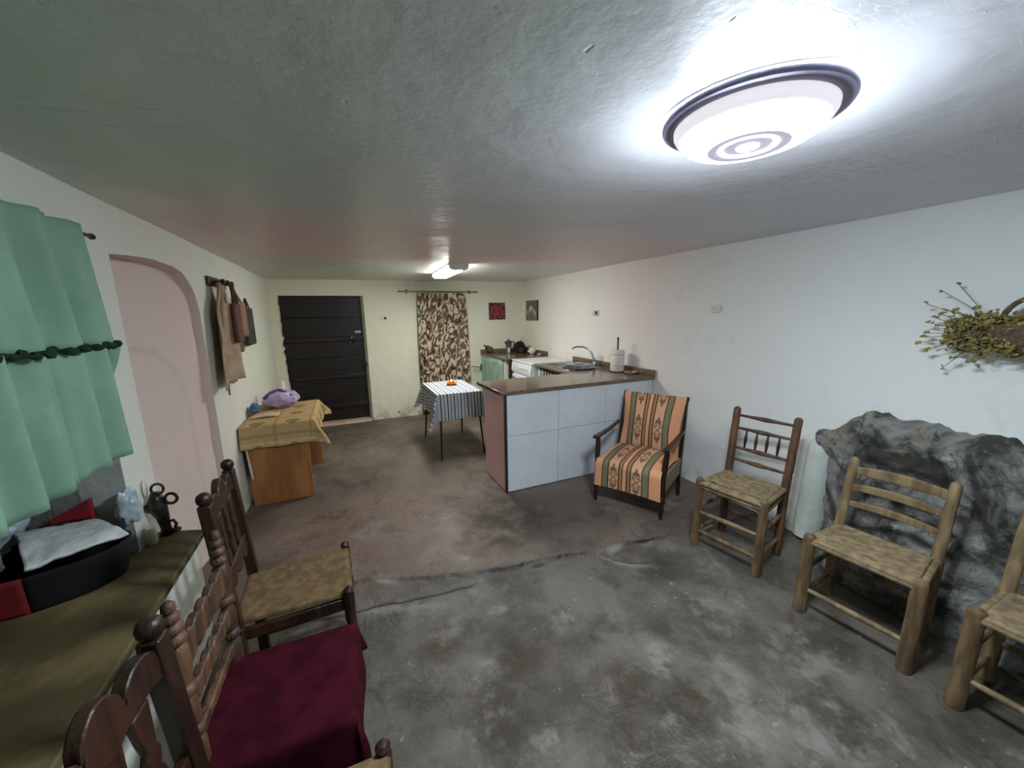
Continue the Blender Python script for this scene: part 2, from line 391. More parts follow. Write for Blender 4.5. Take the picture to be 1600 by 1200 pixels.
# arched top of the doorway
def arch_z(y):
    t = (y - DY0) / (DY1 - DY0)
    return DZ - .02 + .03 * sin(pi * min(1, t * 1.1)) - .22 * (1 - sqrt(max(0, 1 - max(0, (t - .72) / .28) ** 2))) + .006 * nz(y * 14, 3)
NA = 30; ys = [DY0 + (DY1 - DY0) * i / NA for i in range(NA + 1)]
for a, b in zip(ys, ys[1:]): wl.quad((XL, a, arch_z(a)), (XL, b, arch_z(b)), (XL, b, H), (XL, a, H))
wall_left = struct('wall_left', wl, M['wall_left'], smooth=False)
# doorway recess (pink)
dr = MB(); XD = -1.0
def xd(y): return -.98 + .13 * (y - DY0) / (DY1 - DY0)
for a, b in zip(ys, ys[1:]): dr.quad((XL, a, arch_z(a)), (xd(a) - .01, a, arch_z(a)), (xd(b) - .01, b, arch_z(b)), (XL, b, arch_z(b)))
dr.quad((XL, DY0, -.05), (XD, DY0, -.05), (XD, DY0, arch_z(DY0)), (XL, DY0, arch_z(DY0)))
dr.quad((XL, DY1, -.05), (XL, DY1, arch_z(DY1)), (XD, DY1, arch_z(DY1)), (XD, DY1, -.05))
struct('doorway_reveal', dr, M['wall_pink'], wall_left, smooth=False)
# its back wall, with a lower arched hollow
bk = MB()
def back_fn(u, v):
    y = DY0 + u * (DY1 - DY0); z = -.05 + v * (DZ + .08)
    c = (y - 2.42) / .38; inside = sm(1.04, .97, hypot(c, max(0, (z - .95)) / .40) if z > .95 else abs(c))
    return (xd(y) - .012 * inside + .004 * fbm(y, z, 1, 4), y, z)
bk.grid(back_fn, 60, 110)
struct('doorway_back', bk, M['wall_pink'], wall_left)
# hearth recess (sooty), side wall splays outwards behind the edge
hr = MB(); ZS = AZ1
path = [(XL, AY1), (-.95, 1.85), (-1.2, 1.96), (-1.55, 2.1), (-1.62, 1.4), (-1.6, -.1), (XL, AY0)]
for (xa, ya), (xb, yb) in zip(path, path[1:]): hr.quad((xa, ya, .5), (xb, yb, .5), (xb, yb, ZS), (xa, ya, ZS))
hr.quad(*[(x, y, ZS) for x, y in path])
struct('hearth_recess', hr, M['soot'], wall_left, smooth=False)

# right wall with socket boxes later
struct('wall_right', MB().grid(lambda u, v: (XR + .006 * fbm(u * 7, v * 2, 2, 1.4), YF - .05 + u * 7.0, -.05 + v * 2.1), 110, 34), M['wall_right'])
wr = bpy.data.objects['wall_right']
def bulge(u, v):
    a = pi * u; z = .0 + v * .70; w_ = .085 * (1 - .25 * v) * sqrt(max(0, 1 - max(0, (v - .82) / .18) ** 2)) * sqrt(max(.0, min(1, .35 + v / .04)))
    return (XR + .01 - .10 * sin(a) * (w_ / .085) * (1 - .3 * v) + .004 * fbm(u, z, 5, 6), 1.29 - cos(a) * w_, z)
obj('plaster_bulge', MB().grid(bulge, 20, 40), plain('bulge_plaster', 'c9d0cb', 'b5bcb0', 4, .7, bs=12, bd=.006), wr)

# back wall with the door opening
wb = MB(); BX0, BX1, BZ0, BZ1 = -.715, .295, .03, 1.76
def bq(x0, z0, x1, z1): wb.quad((x0, YB, z0), (x1, YB, z0), (x1, YB, z1), (x0, YB, z1))
NB = 40; zs = [-.05 + (BZ1 + .05) * i / NB for i in range(NB + 1)]
def jag(z): return BX0 + .018 * nz(z * 17, 1) + .012 * nz(z * 43, 2) - .005 + .05 * sm(.9, 0, z)
for a, b in zip(zs, zs[1:]):
    wb.quad((XL - .05, YB, a), (jag(a), YB, a), (jag(b), YB, b), (XL - .05, YB, b))
    wb.quad((jag(a), YB, a), (jag(a) - .0, YB + .14, a), (jag(b), YB + .14, b), (jag(b), YB, b))
bq(XL - .05, BZ1, 1.03, H); bq(BX1, -.05, 1.03, BZ1); bq(1.03, 1.72, 1.66, H); bq(1.66, -.05, XR + .05, H)
wb.quad((BX1, YB, -.05), (BX1 - .035, YB + .14, -.05), (BX1 - .035, YB + .14, BZ1), (BX1, YB, BZ1))
wb.quad((BX0 - .05, YB, BZ1), (BX1, YB, BZ1), (BX1 - .035, YB + .14, BZ1), (BX0 - .05, YB + .14, BZ1))
wb.quad((1.03, YB, -.05), (1.03, YB + .12, -.05), (1.03, YB + .12, 1.72), (1.03, YB, 1.72))
wb.quad((1.66, YB, -.05), (1.66, YB + .12, -.05), (1.66, YB + .12, 1.72), (1.66, YB, 1.72))
wb.quad((1.03, YB, 1.72), (1.66, YB, 1.72), (1.66, YB + .12, 1.72), (1.03, YB + .12, 1.72))
struct('wall_back', wb, M['wall_back'], smooth=False)
struct('wall_front', MB().quad((XL - .3, YF, -.05), (XR + .1, YF, -.05), (XR + .1, YF, H), (XL - .3, YF, H)), M['wall_left'], smooth=False)
struct('trim_1', MB().grid(lambda u, v: (-.72 + u * 1.0, YB - .035 + v * .18, .028 + .006 * nz(u * 9, v * 5) if v > 0.1 else -.02), 30, 6), M['threshold'])

# the dark back door: planks, ledges, lock, handle
d1 = bpy.data.objects.new('door_1', None); COL.objects.link(d1); d1['kind'] = 'structure'; d1.location = (-.23, YB + .13, .03)
def dl(x, y, z): return (x + .23, y - (YB + .13), z - .03)
zb = [.04, .24, .655, 1.175, 1.75]
rows = [(.04, .225), (.27, .636), (.685, .925), (.928, 1.15), (1.205, 1.475), (1.478, 1.755)]
for k, (a, b) in enumerate(rows):
    obj('plank', MB().box(dl(-.74, YB + .125, a), dl(.262, YB + .155, b)), M['doorwood'], d1, bevel=.004)
for z in (.245, .66, 1.18):
    obj('ledge', MB().box(dl(-.74, YB + .095, z - .028), dl(.262, YB + .15, z + .028)), M['ledgewood'], d1, bevel=.006)
obj('backing_board', MB().box(dl(-.75, YB + .15, .03), dl(.275, YB + .17, 1.76)), M['doorwood'], d1)
obj('lock_plate', MB().box(dl(.15, YB + .105, 1.255), dl(.235, YB + .125, 1.29)), M['metal'], d1, bevel=.004)
obj('door_handle', MB().tube([dl(.11, YB + .10, 1.24), dl(.115, YB + .08, 1.22), dl(.10, YB + .08, 1.19)], .009), M['metal'], d1)
obj('key', MB().tube([dl(.125, YB + .12, 1.135), dl(.085, YB + .075, 1.13)], .009), M['metal'], d1)
obj('latch', MB().box(dl(.245, YB + .07, .78), dl(.285, YB + .10, .84)).tube([dl(.22, YB + .085, .80), dl(.285, YB + .085, .80)], .008), M['darkmetal'], d1, bevel=.003)
# doorway behind the patterned curtain
struct('door_2', MB().box((1.02, YB + .11, -.04), (1.67, YB + .14, 1.73)), M['doorwood'], bevel=.002)

# ---------------------------------------------------------------- bedrock outcrop in the right wall
def rock_fn(u, v):
    y = -.9 + u * 2.17; t = (1.27 - y)
    top = .925 - .16 * sm(.22, 0, t) ** 1.5 + .045 * fbm(y, 1, 0, 4) + .02 * nz(y * 23, 3)
    z = -.03 + v * (top + .03)
    side = sm(0, .28, t)
    p = (.03 + .30 * (1 - (z / 1.0)) ** 1.0 * side) * sm(1.0, .90, v) ** .5
    n1 = fbm(y, z, 0, 3.2, 5); n2 = noise.noise(Vector((y * 9, z * 9, 3)))
    p += (.075 * n1 + .025 * n2 + .02 * nz(y * 21, z * 21, 1)) * (.5 + .6 * side) + .035 * sm(.6, .95, v) * sm(1, .94, v)
    y += .03 * fbm(z, 5, 0, 6) * sm(.12, 0, t) + .015 * nz(y * 8, z * 8, 9)
    yy = y + .03 * sm(.1, 0, t) * (1 if z > .6 else -.6)
    return (XR + .03 - max(-.02, p) if t > .005 else XR + .05, yy, z)
tag(obj('rock_outcrop', MB().grid(rock_fn, 170, 90), M['rock'], ang=180), 'rough dark grey bedrock outcrop bulging from the right wall behind the low chairs', 'rock')

# ---------------------------------------------------------------- hearth bench along the left wall
bench = thing('hearth_bench', 'long white masonry hearth bench with a brown-green top under the green curtain', 'bench', (-.75, .4, 0))
def bl(x, y, z): return (x + .75, y - .4, z)
obj('plinth', MB().box(bl(-.80, YF + .02, -.012), bl(-.648, 1.89, .57)), M['wall_left'], bench, bevel=.008)
def btop(u, v):
    y = YF + .02 + v * (2.085 - YF)
    return None
bt = MB()
outl = [(-.622, YF + .02), (-.622, 1.905), (-.80, 1.97), (-.80, 1.82), (-.96, 1.84), (-1.2, 1.94), (-1.54, 2.08), (-1.58, 1.4), (-1.54, .0), (-.80, 0), (-.80, YF + .02)]
n_ = len(outl)
vs = [bl(x, y, .57) for x, y in outl] + [bl(x, y, .60) for x, y in outl]
bt.add(vs, [tuple(range(n_ - 1, -1, -1)), tuple(range(n_, 2 * n_))] + [(i, (i + 1) % n_, (i + 1) % n_ + n_, i + n_) for i in range(n_)])
obj('bench_top', bt, M['hearthtop'], bench, bevel=.006)

# ---------------------------------------------------------------- lamps
LX, LY = .965, .70; LZ = zc(LX) - .004
lamp = thing('ceiling_lamp', 'lit round flush ceiling lamp with wide metal rim, on the ceiling above the chairs', 'ceiling lamp', (LX, LY, LZ))
obj('rim', MB().lathe([(.200, -.001), (.2005, -.006), (.198, -.010), (.190, -.012), (.176, -.013), (.168, -.012), (.150, -.012)], n=64, cap=False), M['rimmetal'], lamp, solid=.002)
obj('shade_band', MB().lathe([(.174, -.012), (.173, -.024), (.166, -.036), (.158, -.042), (.152, -.040)], n=64, cap=False), M['lampband'], lamp)
obj('diffuser', MB().lathe([(.156, -.040), (.155, -.045), (.149, -.052), (.135, -.060), (.112, -.066), (.09, -.068), (.082, -.066)], n=64, cap=False), M['lampglow'], lamp)
obj('centre_ring', MB().lathe([(.094, -.066), (.090, -.071), (.078, -.072), (.070, -.070), (.066, -.068)], n=48, cap=False), M['lampplate'], lamp)
obj('ring_light', MB().lathe([(.068, -.068), (.065, -.072), (.058, -.072), (.054, -.068)], n=48, cap=False), glow('ring_glow', (.8, .95, 1), .4), lamp)
obj('centre_plate', MB().lathe([(.070, -.066), (.052, -.068), (.030, -.069), (.018, -.069), (.0001, -.069)], n=48, cap=False), M['lampplate'], lamp)
obj('knob', MB().lathe([(.027, -.069), (.025, -.073), (.020, -.070), (.013, -.076), (.008, -.080), (.0001, -.081)], n=24, cap=False), glow('knob_glow', (.85, .9, 1), .25), lamp)
TX, TY = 1.09, 4.08; TZ = zc(TX)
tb = thing('fluorescent_lamp', 'lit rectangular fluorescent lamp on the ceiling of the kitchen end', 'ceiling lamp', (TX, TY, TZ), rz=-.05)
obj('lamp_body', MB().box((-.10, -.48, -.02), (.10, .48, .002)), M['plastic'], tb, bevel=.004)
prof = [(-.092, -.018), (-.088, -.045), (-.06, -.06), (.06, -.06), (.088, -.045), (.092, -.018)]
db = MB(); db.prism(prof, .90)
obj('diffuser', db, M['tubeglow'], tb, ang=30)
for s_ in (-1, 1):
    e_ = MB(); e_.prism([(x * 1.04, z * 1.04) for x, z in prof], .02, Matrix.Translation((0, s_ * .462, 0))); obj('end_cap', e_, M['plastic'], tb)
for x in (-.03, .045): obj('clip', MB().box((x - .006, -.476, -.066), (x + .006, -.40, -.058)), M['rimmetal'], tb)

# ---------------------------------------------------------------- cloth drape
def drape(name, a, b, drops, res, colf, parent=None, mat=None, ripple=.012, flare=.10, tip=.3, corner=.45, th=.003, seed=0, loc=None):
    """cloth over a rectangle of half sizes a, b; drops = (+x, -x, +y, -y)"""
    px, nx, py, ny = drops
    W = 2 * a + px + nx; L = 2 * b + py + ny
    def fn(u, v):
        s = -a - nx + u * W; t = -b - ny + v * L
        ds = max(0, abs(s) - a); dt = max(0, abs(t) - b); sx = 1 if s > 0 else -1; sy = 1 if t > 0 else -1
        x = max(-a, min(a, s)); y = max(-b, min(b, t)); mn = min(ds, dt); z = -(max(ds, dt) + tip * mn)
        x += sx * (flare * ds + corner * mn); y += sy * (flare * dt + corner * mn)
        if ds + dt > 0:
            k = min(1, (ds + dt) / .15)
            if ds > dt: x += sx * (ripple + ripple * sin(t * 24 + seed + 2 * nz(t * 4, seed))) * k
            else: y += sy * (ripple + ripple * sin(s * 24 + seed + 2 * nz(s * 4, seed + 3))) * k
        else: z += .0
        d = min(a - abs(s), b - abs(t)); z = z - (.004 * (1 - sm(0, .02, d)) if d > 0 else .004)
        return (x, y, z + .0015 * nz(s * 9, t * 9, seed))
    nu = max(8, int(W / res)); nv = max(8, int(L / res))
    m = MB().grid(fn, nu, nv, (lambda u, v: colf(-a - nx + u * W, -b - ny + v * L)) if colf else None)
    return obj(name, m, mat or M['vcol'], parent, solid=th, off=1, ang=60)

# ---------------------------------------------------------------- chairs
def leg_log(p0, p1, r0, r1, wob=.003, n=12, rings=10, round_top=True, seed=0, square=.0):
    m = MB(); pts = []; rad = []
    p0 = Vector(p0); p1 = Vector(p1)
    for i in range(rings + 1):
        t = i / rings; p = p0.lerp(p1, t) + Vector((nz(t * 4, seed) * wob, nz(t * 4, seed + 7) * wob, 0)); pts.append(p)
        rad.append(r0 + (r1 - r0) * t)
    if round_top:
        d = (p1 - p0).normalized(); R_ = rad[-1]
        for q, f in ((.3, .93), (.6, .72), (.8, .4), (.86, .08)): pts.append(p1 + d * R_ * q); rad.append(R_ * f)
    m.tube(pts, rad, n, up=(1, 0, 0)); return m
def spindle(p0, p1, r, belly, n=10):
    prof = [(0, .75), (.1, .8), (.3, 1.0), (.5, belly), (.7, 1.0), (.9, .8), (1, .75)]
    p0 = Vector(p0); p1 = Vector(p1)
    return MB().tube([p0.lerp(p1, t) for t, _ in prof], [r * k for _, k in prof], n)
def rush(w0, w1, d, th, z, res=44, sag=.012, broken=False):
    """woven seat: four triangular fields of cords; w0 front width, w1 rear width"""
    def fn_top(u, v):
        yv = (v - .5) * d; wv = w1 + (w0 - w1) * v; x = (u - .5) * wv
        X, Y = (u - .5) * 2, (v - .5) * 2; e = max(abs(X), abs(Y))
        rid = sin((abs(Y) if abs(Y) > abs(X) else abs(X)) * 75) * .0015
        zz = z - sag * (1 - e ** 2) + rid + (-th * .5 * sm(.93, 1.0, e))
        return (x, yv, zz)
    m = MB()
    keep = None
    if broken: keep = lambda u, v: not (.765 < v < .845 + .02 * sin(u * 9) and .10 < u < .90 + .03 * sin(v * 99)) and not (.90 < v < .93 and .45 < u < .86)
    m.grid(fn_top, res, res, keep=keep)
    return m
def rustic_low(label, loc, rz, group=None):
    """low ladder-back chair; front is +y"""
    c = thing('ladderback_chair', label, 'chair', loc, rz, group)
    w, wr_, d = .385, .35, .27; zs = .40
    for s_ in (-1, 1):
        obj('leg', leg_log((s_ * w / 2, d / 2, 0), (s_ * (w / 2 - .002), d / 2 - .005, zs + .005), .028, .026, seed=s_ * 3, n=14), M['legwood'], c)
        obj('back_post', leg_log((s_ * wr_ / 2, -d / 2, 0), (s_ * wr_ / 2, -d / 2 - .02, zs), .026, .026, seed=s_, round_top=False), M['legwood'], c)
        obj('upper_post', leg_log((s_ * wr_ / 2, -d / 2 - .02, zs - .01), (s_ * wr_ / 2, -d / 2 - .10, .735), .022, .020, seed=s_ + 5), M['palewood'], c)
        for z in (.10, .24): obj('stretcher', spindle((s_ * w / 2, d / 2, z), (s_ * wr_ / 2, -d / 2, z + .01), .012, 1.0), M['legwood'], c)
    for z, h in ((.685, .052), (.60, .042), (.515, .036)):
        yb = -d / 2 - .02 - (z - zs) * .24
        def slat(u, v, z=z, h=h, yb=yb):
            x = (u - .5) * (wr_ - .01); return (x, yb - .022 * (1 - (2 * u - 1) ** 2), z + (v - .5) * (h * (.75 + .25 * sin(pi * u))) + .006 * sin(pi * u))
        obj('slat', MB().grid(slat, 16, 4), M['palewood'], c, solid=.014, off=0, bevel=.003)
    obj('seat', rush(w - .01, wr_ - .01, d + .03, .03, zs + .012, sag=.014), M['straw'], c, solid=.022)
    for y_, ww in ((d / 2, w), (-d / 2 - .015, wr_)):
        obj('seat_rail', MB().tube([(-ww / 2, y_, zs - .012), (ww / 2, y_, zs - .012)], .017, 10), M['straw'], c)
    for s_ in (-1, 1): obj('seat_rail', MB().tube([(s_ * w / 2, d / 2, zs - .012), (s_ * wr_ / 2, -d / 2 - .01, zs - .012)], .015, 10), M['straw'], c)
    obj('stretcher', spindle((-w / 2, d / 2, .13), (w / 2, d / 2, .13), .014, 1.0), M['palewood'], c)
    obj('stretcher', spindle((-wr_ / 2, -d / 2, .18), (wr_ / 2, -d / 2, .18), .013, 1.0), M['legwood'], c)
    return c
def rustic_tall(label, loc, rz):
    c = thing('spindle_back_chair', label, 'chair', loc, rz)
    w, wr_, d = .37, .335, .31; zs = .435
    def py(z): return -d / 2 - max(0, z - .3) * .13
    for s_ in (-1, 1):
        obj('leg', leg_log((s_ * w / 2, d / 2, 0), (s_ * w / 2, d / 2 - .005, zs + .012), .025, .023, seed=s_ * 3, n=14), M['legwood'], c)
        obj('back_post', leg_log((s_ * wr_ / 2, -d / 2, 0), (s_ * wr_ / 2, py(zs), zs), .025, .024, seed=s_, n=12, round_top=False), M['oldwood'], c)
        obj('upper_post', leg_log((s_ * wr_ / 2, py(zs), zs - .01), (s_ * (wr_ / 2 + .006), py(.86), .855), .024, .0225, seed=s_ + 5, n=12), M['oldwood'], c)
        for z in (.10, .26, .38): obj('stretcher', spindle((s_ * w / 2, d / 2, z), (s_ * wr_ / 2, -d / 2, z + .01), .012, 1.1), M['legwood'], c)
    for z in (.82, .735, .605, .525): obj('back_rail', spindle((-wr_ / 2, py(z), z), (wr_ / 2, py(z), z), .0105, 1.45), M['oldwood'], c)
    for k in range(4):
        x = (-.5 + (k + 1) / 5) * (wr_ - .02) ; obj('spindle', MB().tube([(x, py(z), z) for z in (.735, .71, .69, .665, .64, .62, .605)], [.005, .006, .008, .0105, .008, .006, .005], 8), M['darkwood'], c)
    obj('seat', rush(w - .01, wr_ - .01, d + .03, .03, zs + .014, sag=.010, broken=True), M['straw'], c, solid=.010)
    for y_, ww, zz in ((d / 2 + .004, w, zs - .004), (d / 2, w, zs - .03), (-d / 2 - .015, wr_, zs - .01)):
        obj('seat_rail', MB().tube([(-ww / 2, y_, zz), (ww / 2, y_, zz)], .013, 10), M['straw'] if zz > zs - .02 else M['legwood'], c)
    for s_ in (-1, 1): obj('seat_rail', MB().tube([(s_ * w / 2, d / 2, zs - .006), (s_ * wr_ / 2, -d / 2 - .01, zs - .006)], .015, 10), M['straw'], c)
    obj('stretcher', spindle((-w / 2, d / 2, .245), (w / 2, d / 2, .235), .013, 1.2), M['palewood'], c)
    obj('stretcher', spindle((-w / 2, d / 2, .105), (w / 2, d / 2, .105), .015, 1.0), M['legwood'], c)
    obj('stretcher', spindle((-wr_ / 2, -d / 2, .16), (wr_ / 2, -d / 2, .16), .013, 1.0), M['legwood'], c)
    return c
# right side row (front +y turned to face -x)
def place_front(fl_, fr_, w, d):
    """front-left and front-right feet as seen by the camera -> location, rotation"""
    a = Vector(fl_); b = Vector(fr_); e = (a - b).normalized()   # pointing away from camera
    f = Vector((-e.y, e.x))                                       # facing -x
    mid = (a + b) / 2 - f * d / 2
    return (mid.x, mid.y, 0), atan2(-f.x, f.y)
l, r = place_front((1.995, 1.56), (2.06, 1.20), .37, .31)
rustic_tall('tall brown spindle-back chair with a torn rush seat beside the striped armchair', (l[0], l[1], -.011), r)
l, r = place_front((2.005, .935), (2.045, .56), .385, .27)
rustic_low('low pale ladder-back chair with a rush seat, whole in view before the rock', (l[0], l[1], -.012), r)
l, r = place_front((2.03, .40), (2.05, .025), .385, .27)
rustic_low('low ladder-back chair with a rush seat, cut off by the right edge of the photo', (l[0], l[1], -.012), r)

def crest_outline(w, h, hump):
    """scalloped crest board: three arches on top, wavy underside"""
    top = []; n = 48
    for i in range(n + 1):
        t = i / n; x = -w / 2 + w * t
        k = abs(sin(pi * (t * 3))) if not (1 / 3 < t < 2 / 3) else abs(sin(pi * t * 3))
        amp = hump * (1.0 if 1 / 3 < t < 2 / 3 else .62)
        top.append((x, h + amp * sqrt(k)))
    bot = [(w / 2 - w * i / n, .018 * abs(sin(pi * 2 * i / n)) ** .7) for i in range(n + 1)]
    return top + bot
def castilian(label, loc, rz, seatmat, low=False):
    """dark dining chair with scalloped crest, openwork splats and knobbed posts; front is +y"""
    c = thing('carved_dining_chair', label, 'chair', loc, rz)
    w, d = .32, .36; zs = .435
    wm = M['darkwood']
    def py(z): return -d / 2 - max(0, z - zs) * .06
    for s_ in (-1, 1):
        m = leg_log((s_ * w / 2, -d / 2, 0), (s_ * w / 2, py(.87), .87), .021, .020, wob=0, n=4)
        m = MB()
        a = .019
        for z0, z1 in ((0, zs), (zs, .91)):
            y0, y1 = py(z0), py(z1); x = s_ * w / 2
            m.add([(x - a, y0 - a, z0), (x + a, y0 - a, z0), (x + a, y0 + a, z0), (x - a, y0 + a, z0), (x - a, y1 - a, z1), (x + a, y1 - a, z1), (x + a, y1 + a, z1), (x - a, y1 + a, z1)],
                  [(0, 3, 2, 1), (4, 5, 6, 7), (0, 1, 5, 4), (1, 2, 6, 5), (2, 3, 7, 6), (3, 0, 4, 7)])
        bp = obj('back_post', m, wm, c, bevel=.005)
        obj('knob', MB().lathe([(.012, 0), (.014, .004), (.021, .012), (.0225, .024), (.019, .035), (.010, .042), (.0001, .044)], (s_ * w / 2, py(.91), .908), 18), wm, bp)
        # turned front leg rising above the seat corner
        x = s_ * (w / 2 + .005); yf = d / 2
        prof = [(.016, 0), (.018, .02), (.02, .06), (.014, .07), (.019, .09), (.020, .13), (.020, .19), (.013, .20), (.019, .22), (.022, .27), (.016, .31), (.020, .33), (.020, zs + .0), (.016, zs + .012), (.019, zs + .022), (.012, zs + .032), (.0001, zs + .035)]
        obj('leg', MB().lathe(prof, (x, yf, 0), 16), wm, c)
        for z in (.13, .24): obj('stretcher', MB().tube([(s_ * w / 2, d / 2, z), (s_ * w / 2, -d / 2, z)], .010, 8), wm, c)
    obj('stretcher', MB().tube([(-w / 2, d / 2, .20), (w / 2, d / 2, .20)], .012, 8), wm, c)
    obj('seat_apron', MB().box((-w / 2, d / 2 - .012, zs - .055), (w / 2, d / 2 + .008, zs - .012)), wm, c, bevel=.004)
    for s_ in (-1, 1): obj('seat_apron', MB().box((s_ * w / 2 - .009, -d / 2, zs - .055), (s_ * w / 2 + .009, d / 2, zs - .012)), wm, c, bevel=.004)
    lean = Matrix.Rotation(math.atan(.06), 4, 'X')
    def T(z): return Matrix.Translation((0, py(z), z)) @ lean
    obj('crest', MB().prism(crest_outline(w - .03, .055, .055), .024, T(.825)), wm, c, bevel=.005)
    low_o = [(-w / 2 + .015, .05), (w / 2 - .015, .05)] + [((w / 2 - .015) - (w - .03) * i / 30, -.03 * abs(sin(pi * i / 10))) for i in range(31)]
    obj('lower_rail', MB().prism(low_o, .022, T(.585)), wm, c, bevel=.004)
    for k in range(3):
        x = (-1 + k) * .075
        prof = [(.62, .016), (.66, .022), (.69, .017), (.705, .010), (.72, .016), (.735, .020), (.75, .012), (.78, .018), (.835, .024)]
        vs = [(x - h_, z - .62) for z, h_ in prof] + [(x + h_, z - .62) for z, h_ in reversed(prof)]
        obj('splat', MB().prism(vs, .016, T(.62)), wm, c, bevel=.004)
    obj('seat', rush(w + .02, w - .03, d + .035, .03, zs + .012, sag=.004), seatmat, c, solid=.028)
    return c
cA = castilian('dark carved chair with a bare brown rush seat, farthest of the row by the bench', (-.255, 1.605, -.008), -pi / 2 + .03, M['strawbrown'])
cC = castilian('dark carved chair cut off at the bottom left corner of the photo', (-.195, .675, -.012), -pi / 2 - .09, M['strawbrown'])

def turned(label, loc, rz):
    """chair with bobbin-turned posts and wavy rails, front +y"""
    c = thing('bobbin_post_chair', label, 'chair', loc, rz)
    w, d, zs = .30, .33, .445; wm = M['oldwood']
    def bead(z, r, h): return [(r * .55, z), (r * .9, z + h * .2), (r, z + h * .5), (r * .9, z + h * .8), (r * .55, z + h)]
    for s_ in (-1, 1):
        prof = [(.020, 0), (.020, .40), (.022, .44), (.022, .50), (.015, .51)] + bead(.515, .023, .03) + [(.019, .55), (.021, .60), (.015, .62)] + bead(.625, .023, .03) + [(.018, .66), (.021, .70), (.021, .745), (.014, .755)] \
            + bead(.757, .022, .026) + bead(.784, .021, .026) + bead(.811, .018, .024) + [(.008, .836), (.014, .842), (.013, .855), (.006, .862), (.0001, .864)]
        sh = Matrix(((1, 0, 0, s_ * w / 2), (0, 1, 0, -d / 2 + .01), (0, 0, 1.045, 0), (0, 0, 0, 1)))
        obj('back_post', MB().lathe(prof, (0, 0, 0), 18, sh), wm, c)
        prof = [(.018, 0), (.020, .1), (.015, .11)] + bead(.115, .022, .03) + [(.018, .15), (.020, .25), (.015, .26)] + bead(.265, .022, .03) + [(.020, .31), (.020, zs), (.010, zs + .006)]
        obj('leg', MB().lathe(prof, (s_ * w / 2, d / 2, 0), 16), wm, c)
        for z in (.14, .23): obj('stretcher', MB().tube([(s_ * w / 2, d / 2, z), (s_ * w / 2, -d / 2, z)], .010, 8), wm, c)
        obj('seat_frame', MB().tube([(s_ * w / 2, d / 2, zs - .02), (s_ * w / 2, -d / 2 - .01, zs - .02)], .016, 8), wm, c)
    obj('seat_frame', MB().tube([(-w / 2, d / 2, zs - .02), (w / 2, d / 2, zs - .02)], .016, 8), wm, c)
    obj('stretcher', MB().tube([(-w / 2, d / 2, .19), (w / 2, d / 2, .19)], .012, 8), wm, c)
    def wavy(name, z, h, amp, n, zz=.0):
        N = 60; top = [(-w / 2 + .015 + (w - .03) * i / N, h / 2 + amp * abs(sin(pi * n * i / N)) ** .6) for i in range(N + 1)]
        bot = [(-x, -h / 2 - amp * .7 * abs(sin(pi * n * i / N)) ** .6) for i, (x, _) in enumerate(top)]
        obj(name, MB().prism(top + bot, .022, Matrix.Translation((0, -d / 2 + .01, z * 1.045))), wm, c, bevel=.005)
    wavy('crest', .715, .055, .016, 5); wavy('middle_rail', .60, .03, .013, 6); wavy('lower_rail', .50, .02, .008, 4)
    obj('seat', rush(w, w - .01, d + .02, .02, zs + .006, sag=.006), M['strawbrown'], c, solid=.02)
    return c
brz = -pi / 2 - .03
turned('dark chair with beaded turned posts, its seat hidden under a maroon cloth', (-.245, 1.115, -.012), brz)
mc = drape('seat_cloth', .172, .192, (.14, .10, .12, .0), .012, None, mat=M['maroon'], ripple=.007, flare=.06, th=.003, seed=3, tip=.1, corner=.1)
mc.location = (-.245, 1.10, .449); mc.rotation_euler = (0, 0, brz)
tag(mc, 'maroon cloth spread over the seat of the beaded-post chair', 'cloth')

# ---------------------------------------------------------------- armchair
def arm_pattern(s, t):
    """s across (0..1), t along (metres)"""
    OR, PE, BR, GR, LT, TN = map(hexc, ('dd9f78', 'd2a480', '5c4030', '7c7a60', 'c9a27c', 'a4835f'))
    c = OR
    for a, b, k in ((.0, .115, OR), (.115, .135, BR), (.135, .205, GR), (.205, .225, BR), (.225, .375, PE), (.375, .395, BR), (.395, .425, TN), (.425, .445, BR), (.445, .50, OR),
                    (.50, .52, BR), (.52, .55, TN), (.55, .575, BR), (.575, .725, PE), (.725, .745, BR), (.745, .82, GR), (.82, .84, BR), (.84, 1.01, OR)):
        if a <= s < b: c = k
    for c0 in (.30, .65):
        x = (s - c0) / .07; v = (t / .15) % 1.0; flip = -1 if int(t / .15) % 2 == 0 else 1
        y = (v - .5) * 3.5 * flip
        if abs(x) < 1:
            ax = abs(x)
            ink = False
            if ax < .10 and -.5 < y < .5: ink = True                                     # stem
            if hypot(ax / .24, (y + .35) / .5) < 1: ink = True                            # middle petal
            if hypot((ax - .38) / .34, (y - .08) / .24) < 1: ink = True          # side petals
            rr = hypot(ax - .46, (y - .72) * .8)
            if .17 < rr < .34: ink = True                                                  # scrolls
            if y > 0 and abs((y - 1.38) * .6 - (.22 - ax * .45)) < .07 : ink = True             # zigzag
            if ink: c = lerp3(c, BR, .85)
    return c
ac = thing('armchair', 'wooden armchair with orange and brown striped seat and back covers beside the tiled counter', 'armchair')
afl, afr = Vector((1.755, 2.31)), Vector((1.998, 1.86)); e = (afl - afr).normalized(); fdir = Vector((-e.y, e.x))
W2 = (afl - afr).length / 2; D_ = .47
mid = (afl + afr) / 2 - fdir * D_ / 2
ac.location = (mid.x, mid.y, 0); ac.rotation_euler = (0, 0, atan2(-fdir.x, fdir.y))
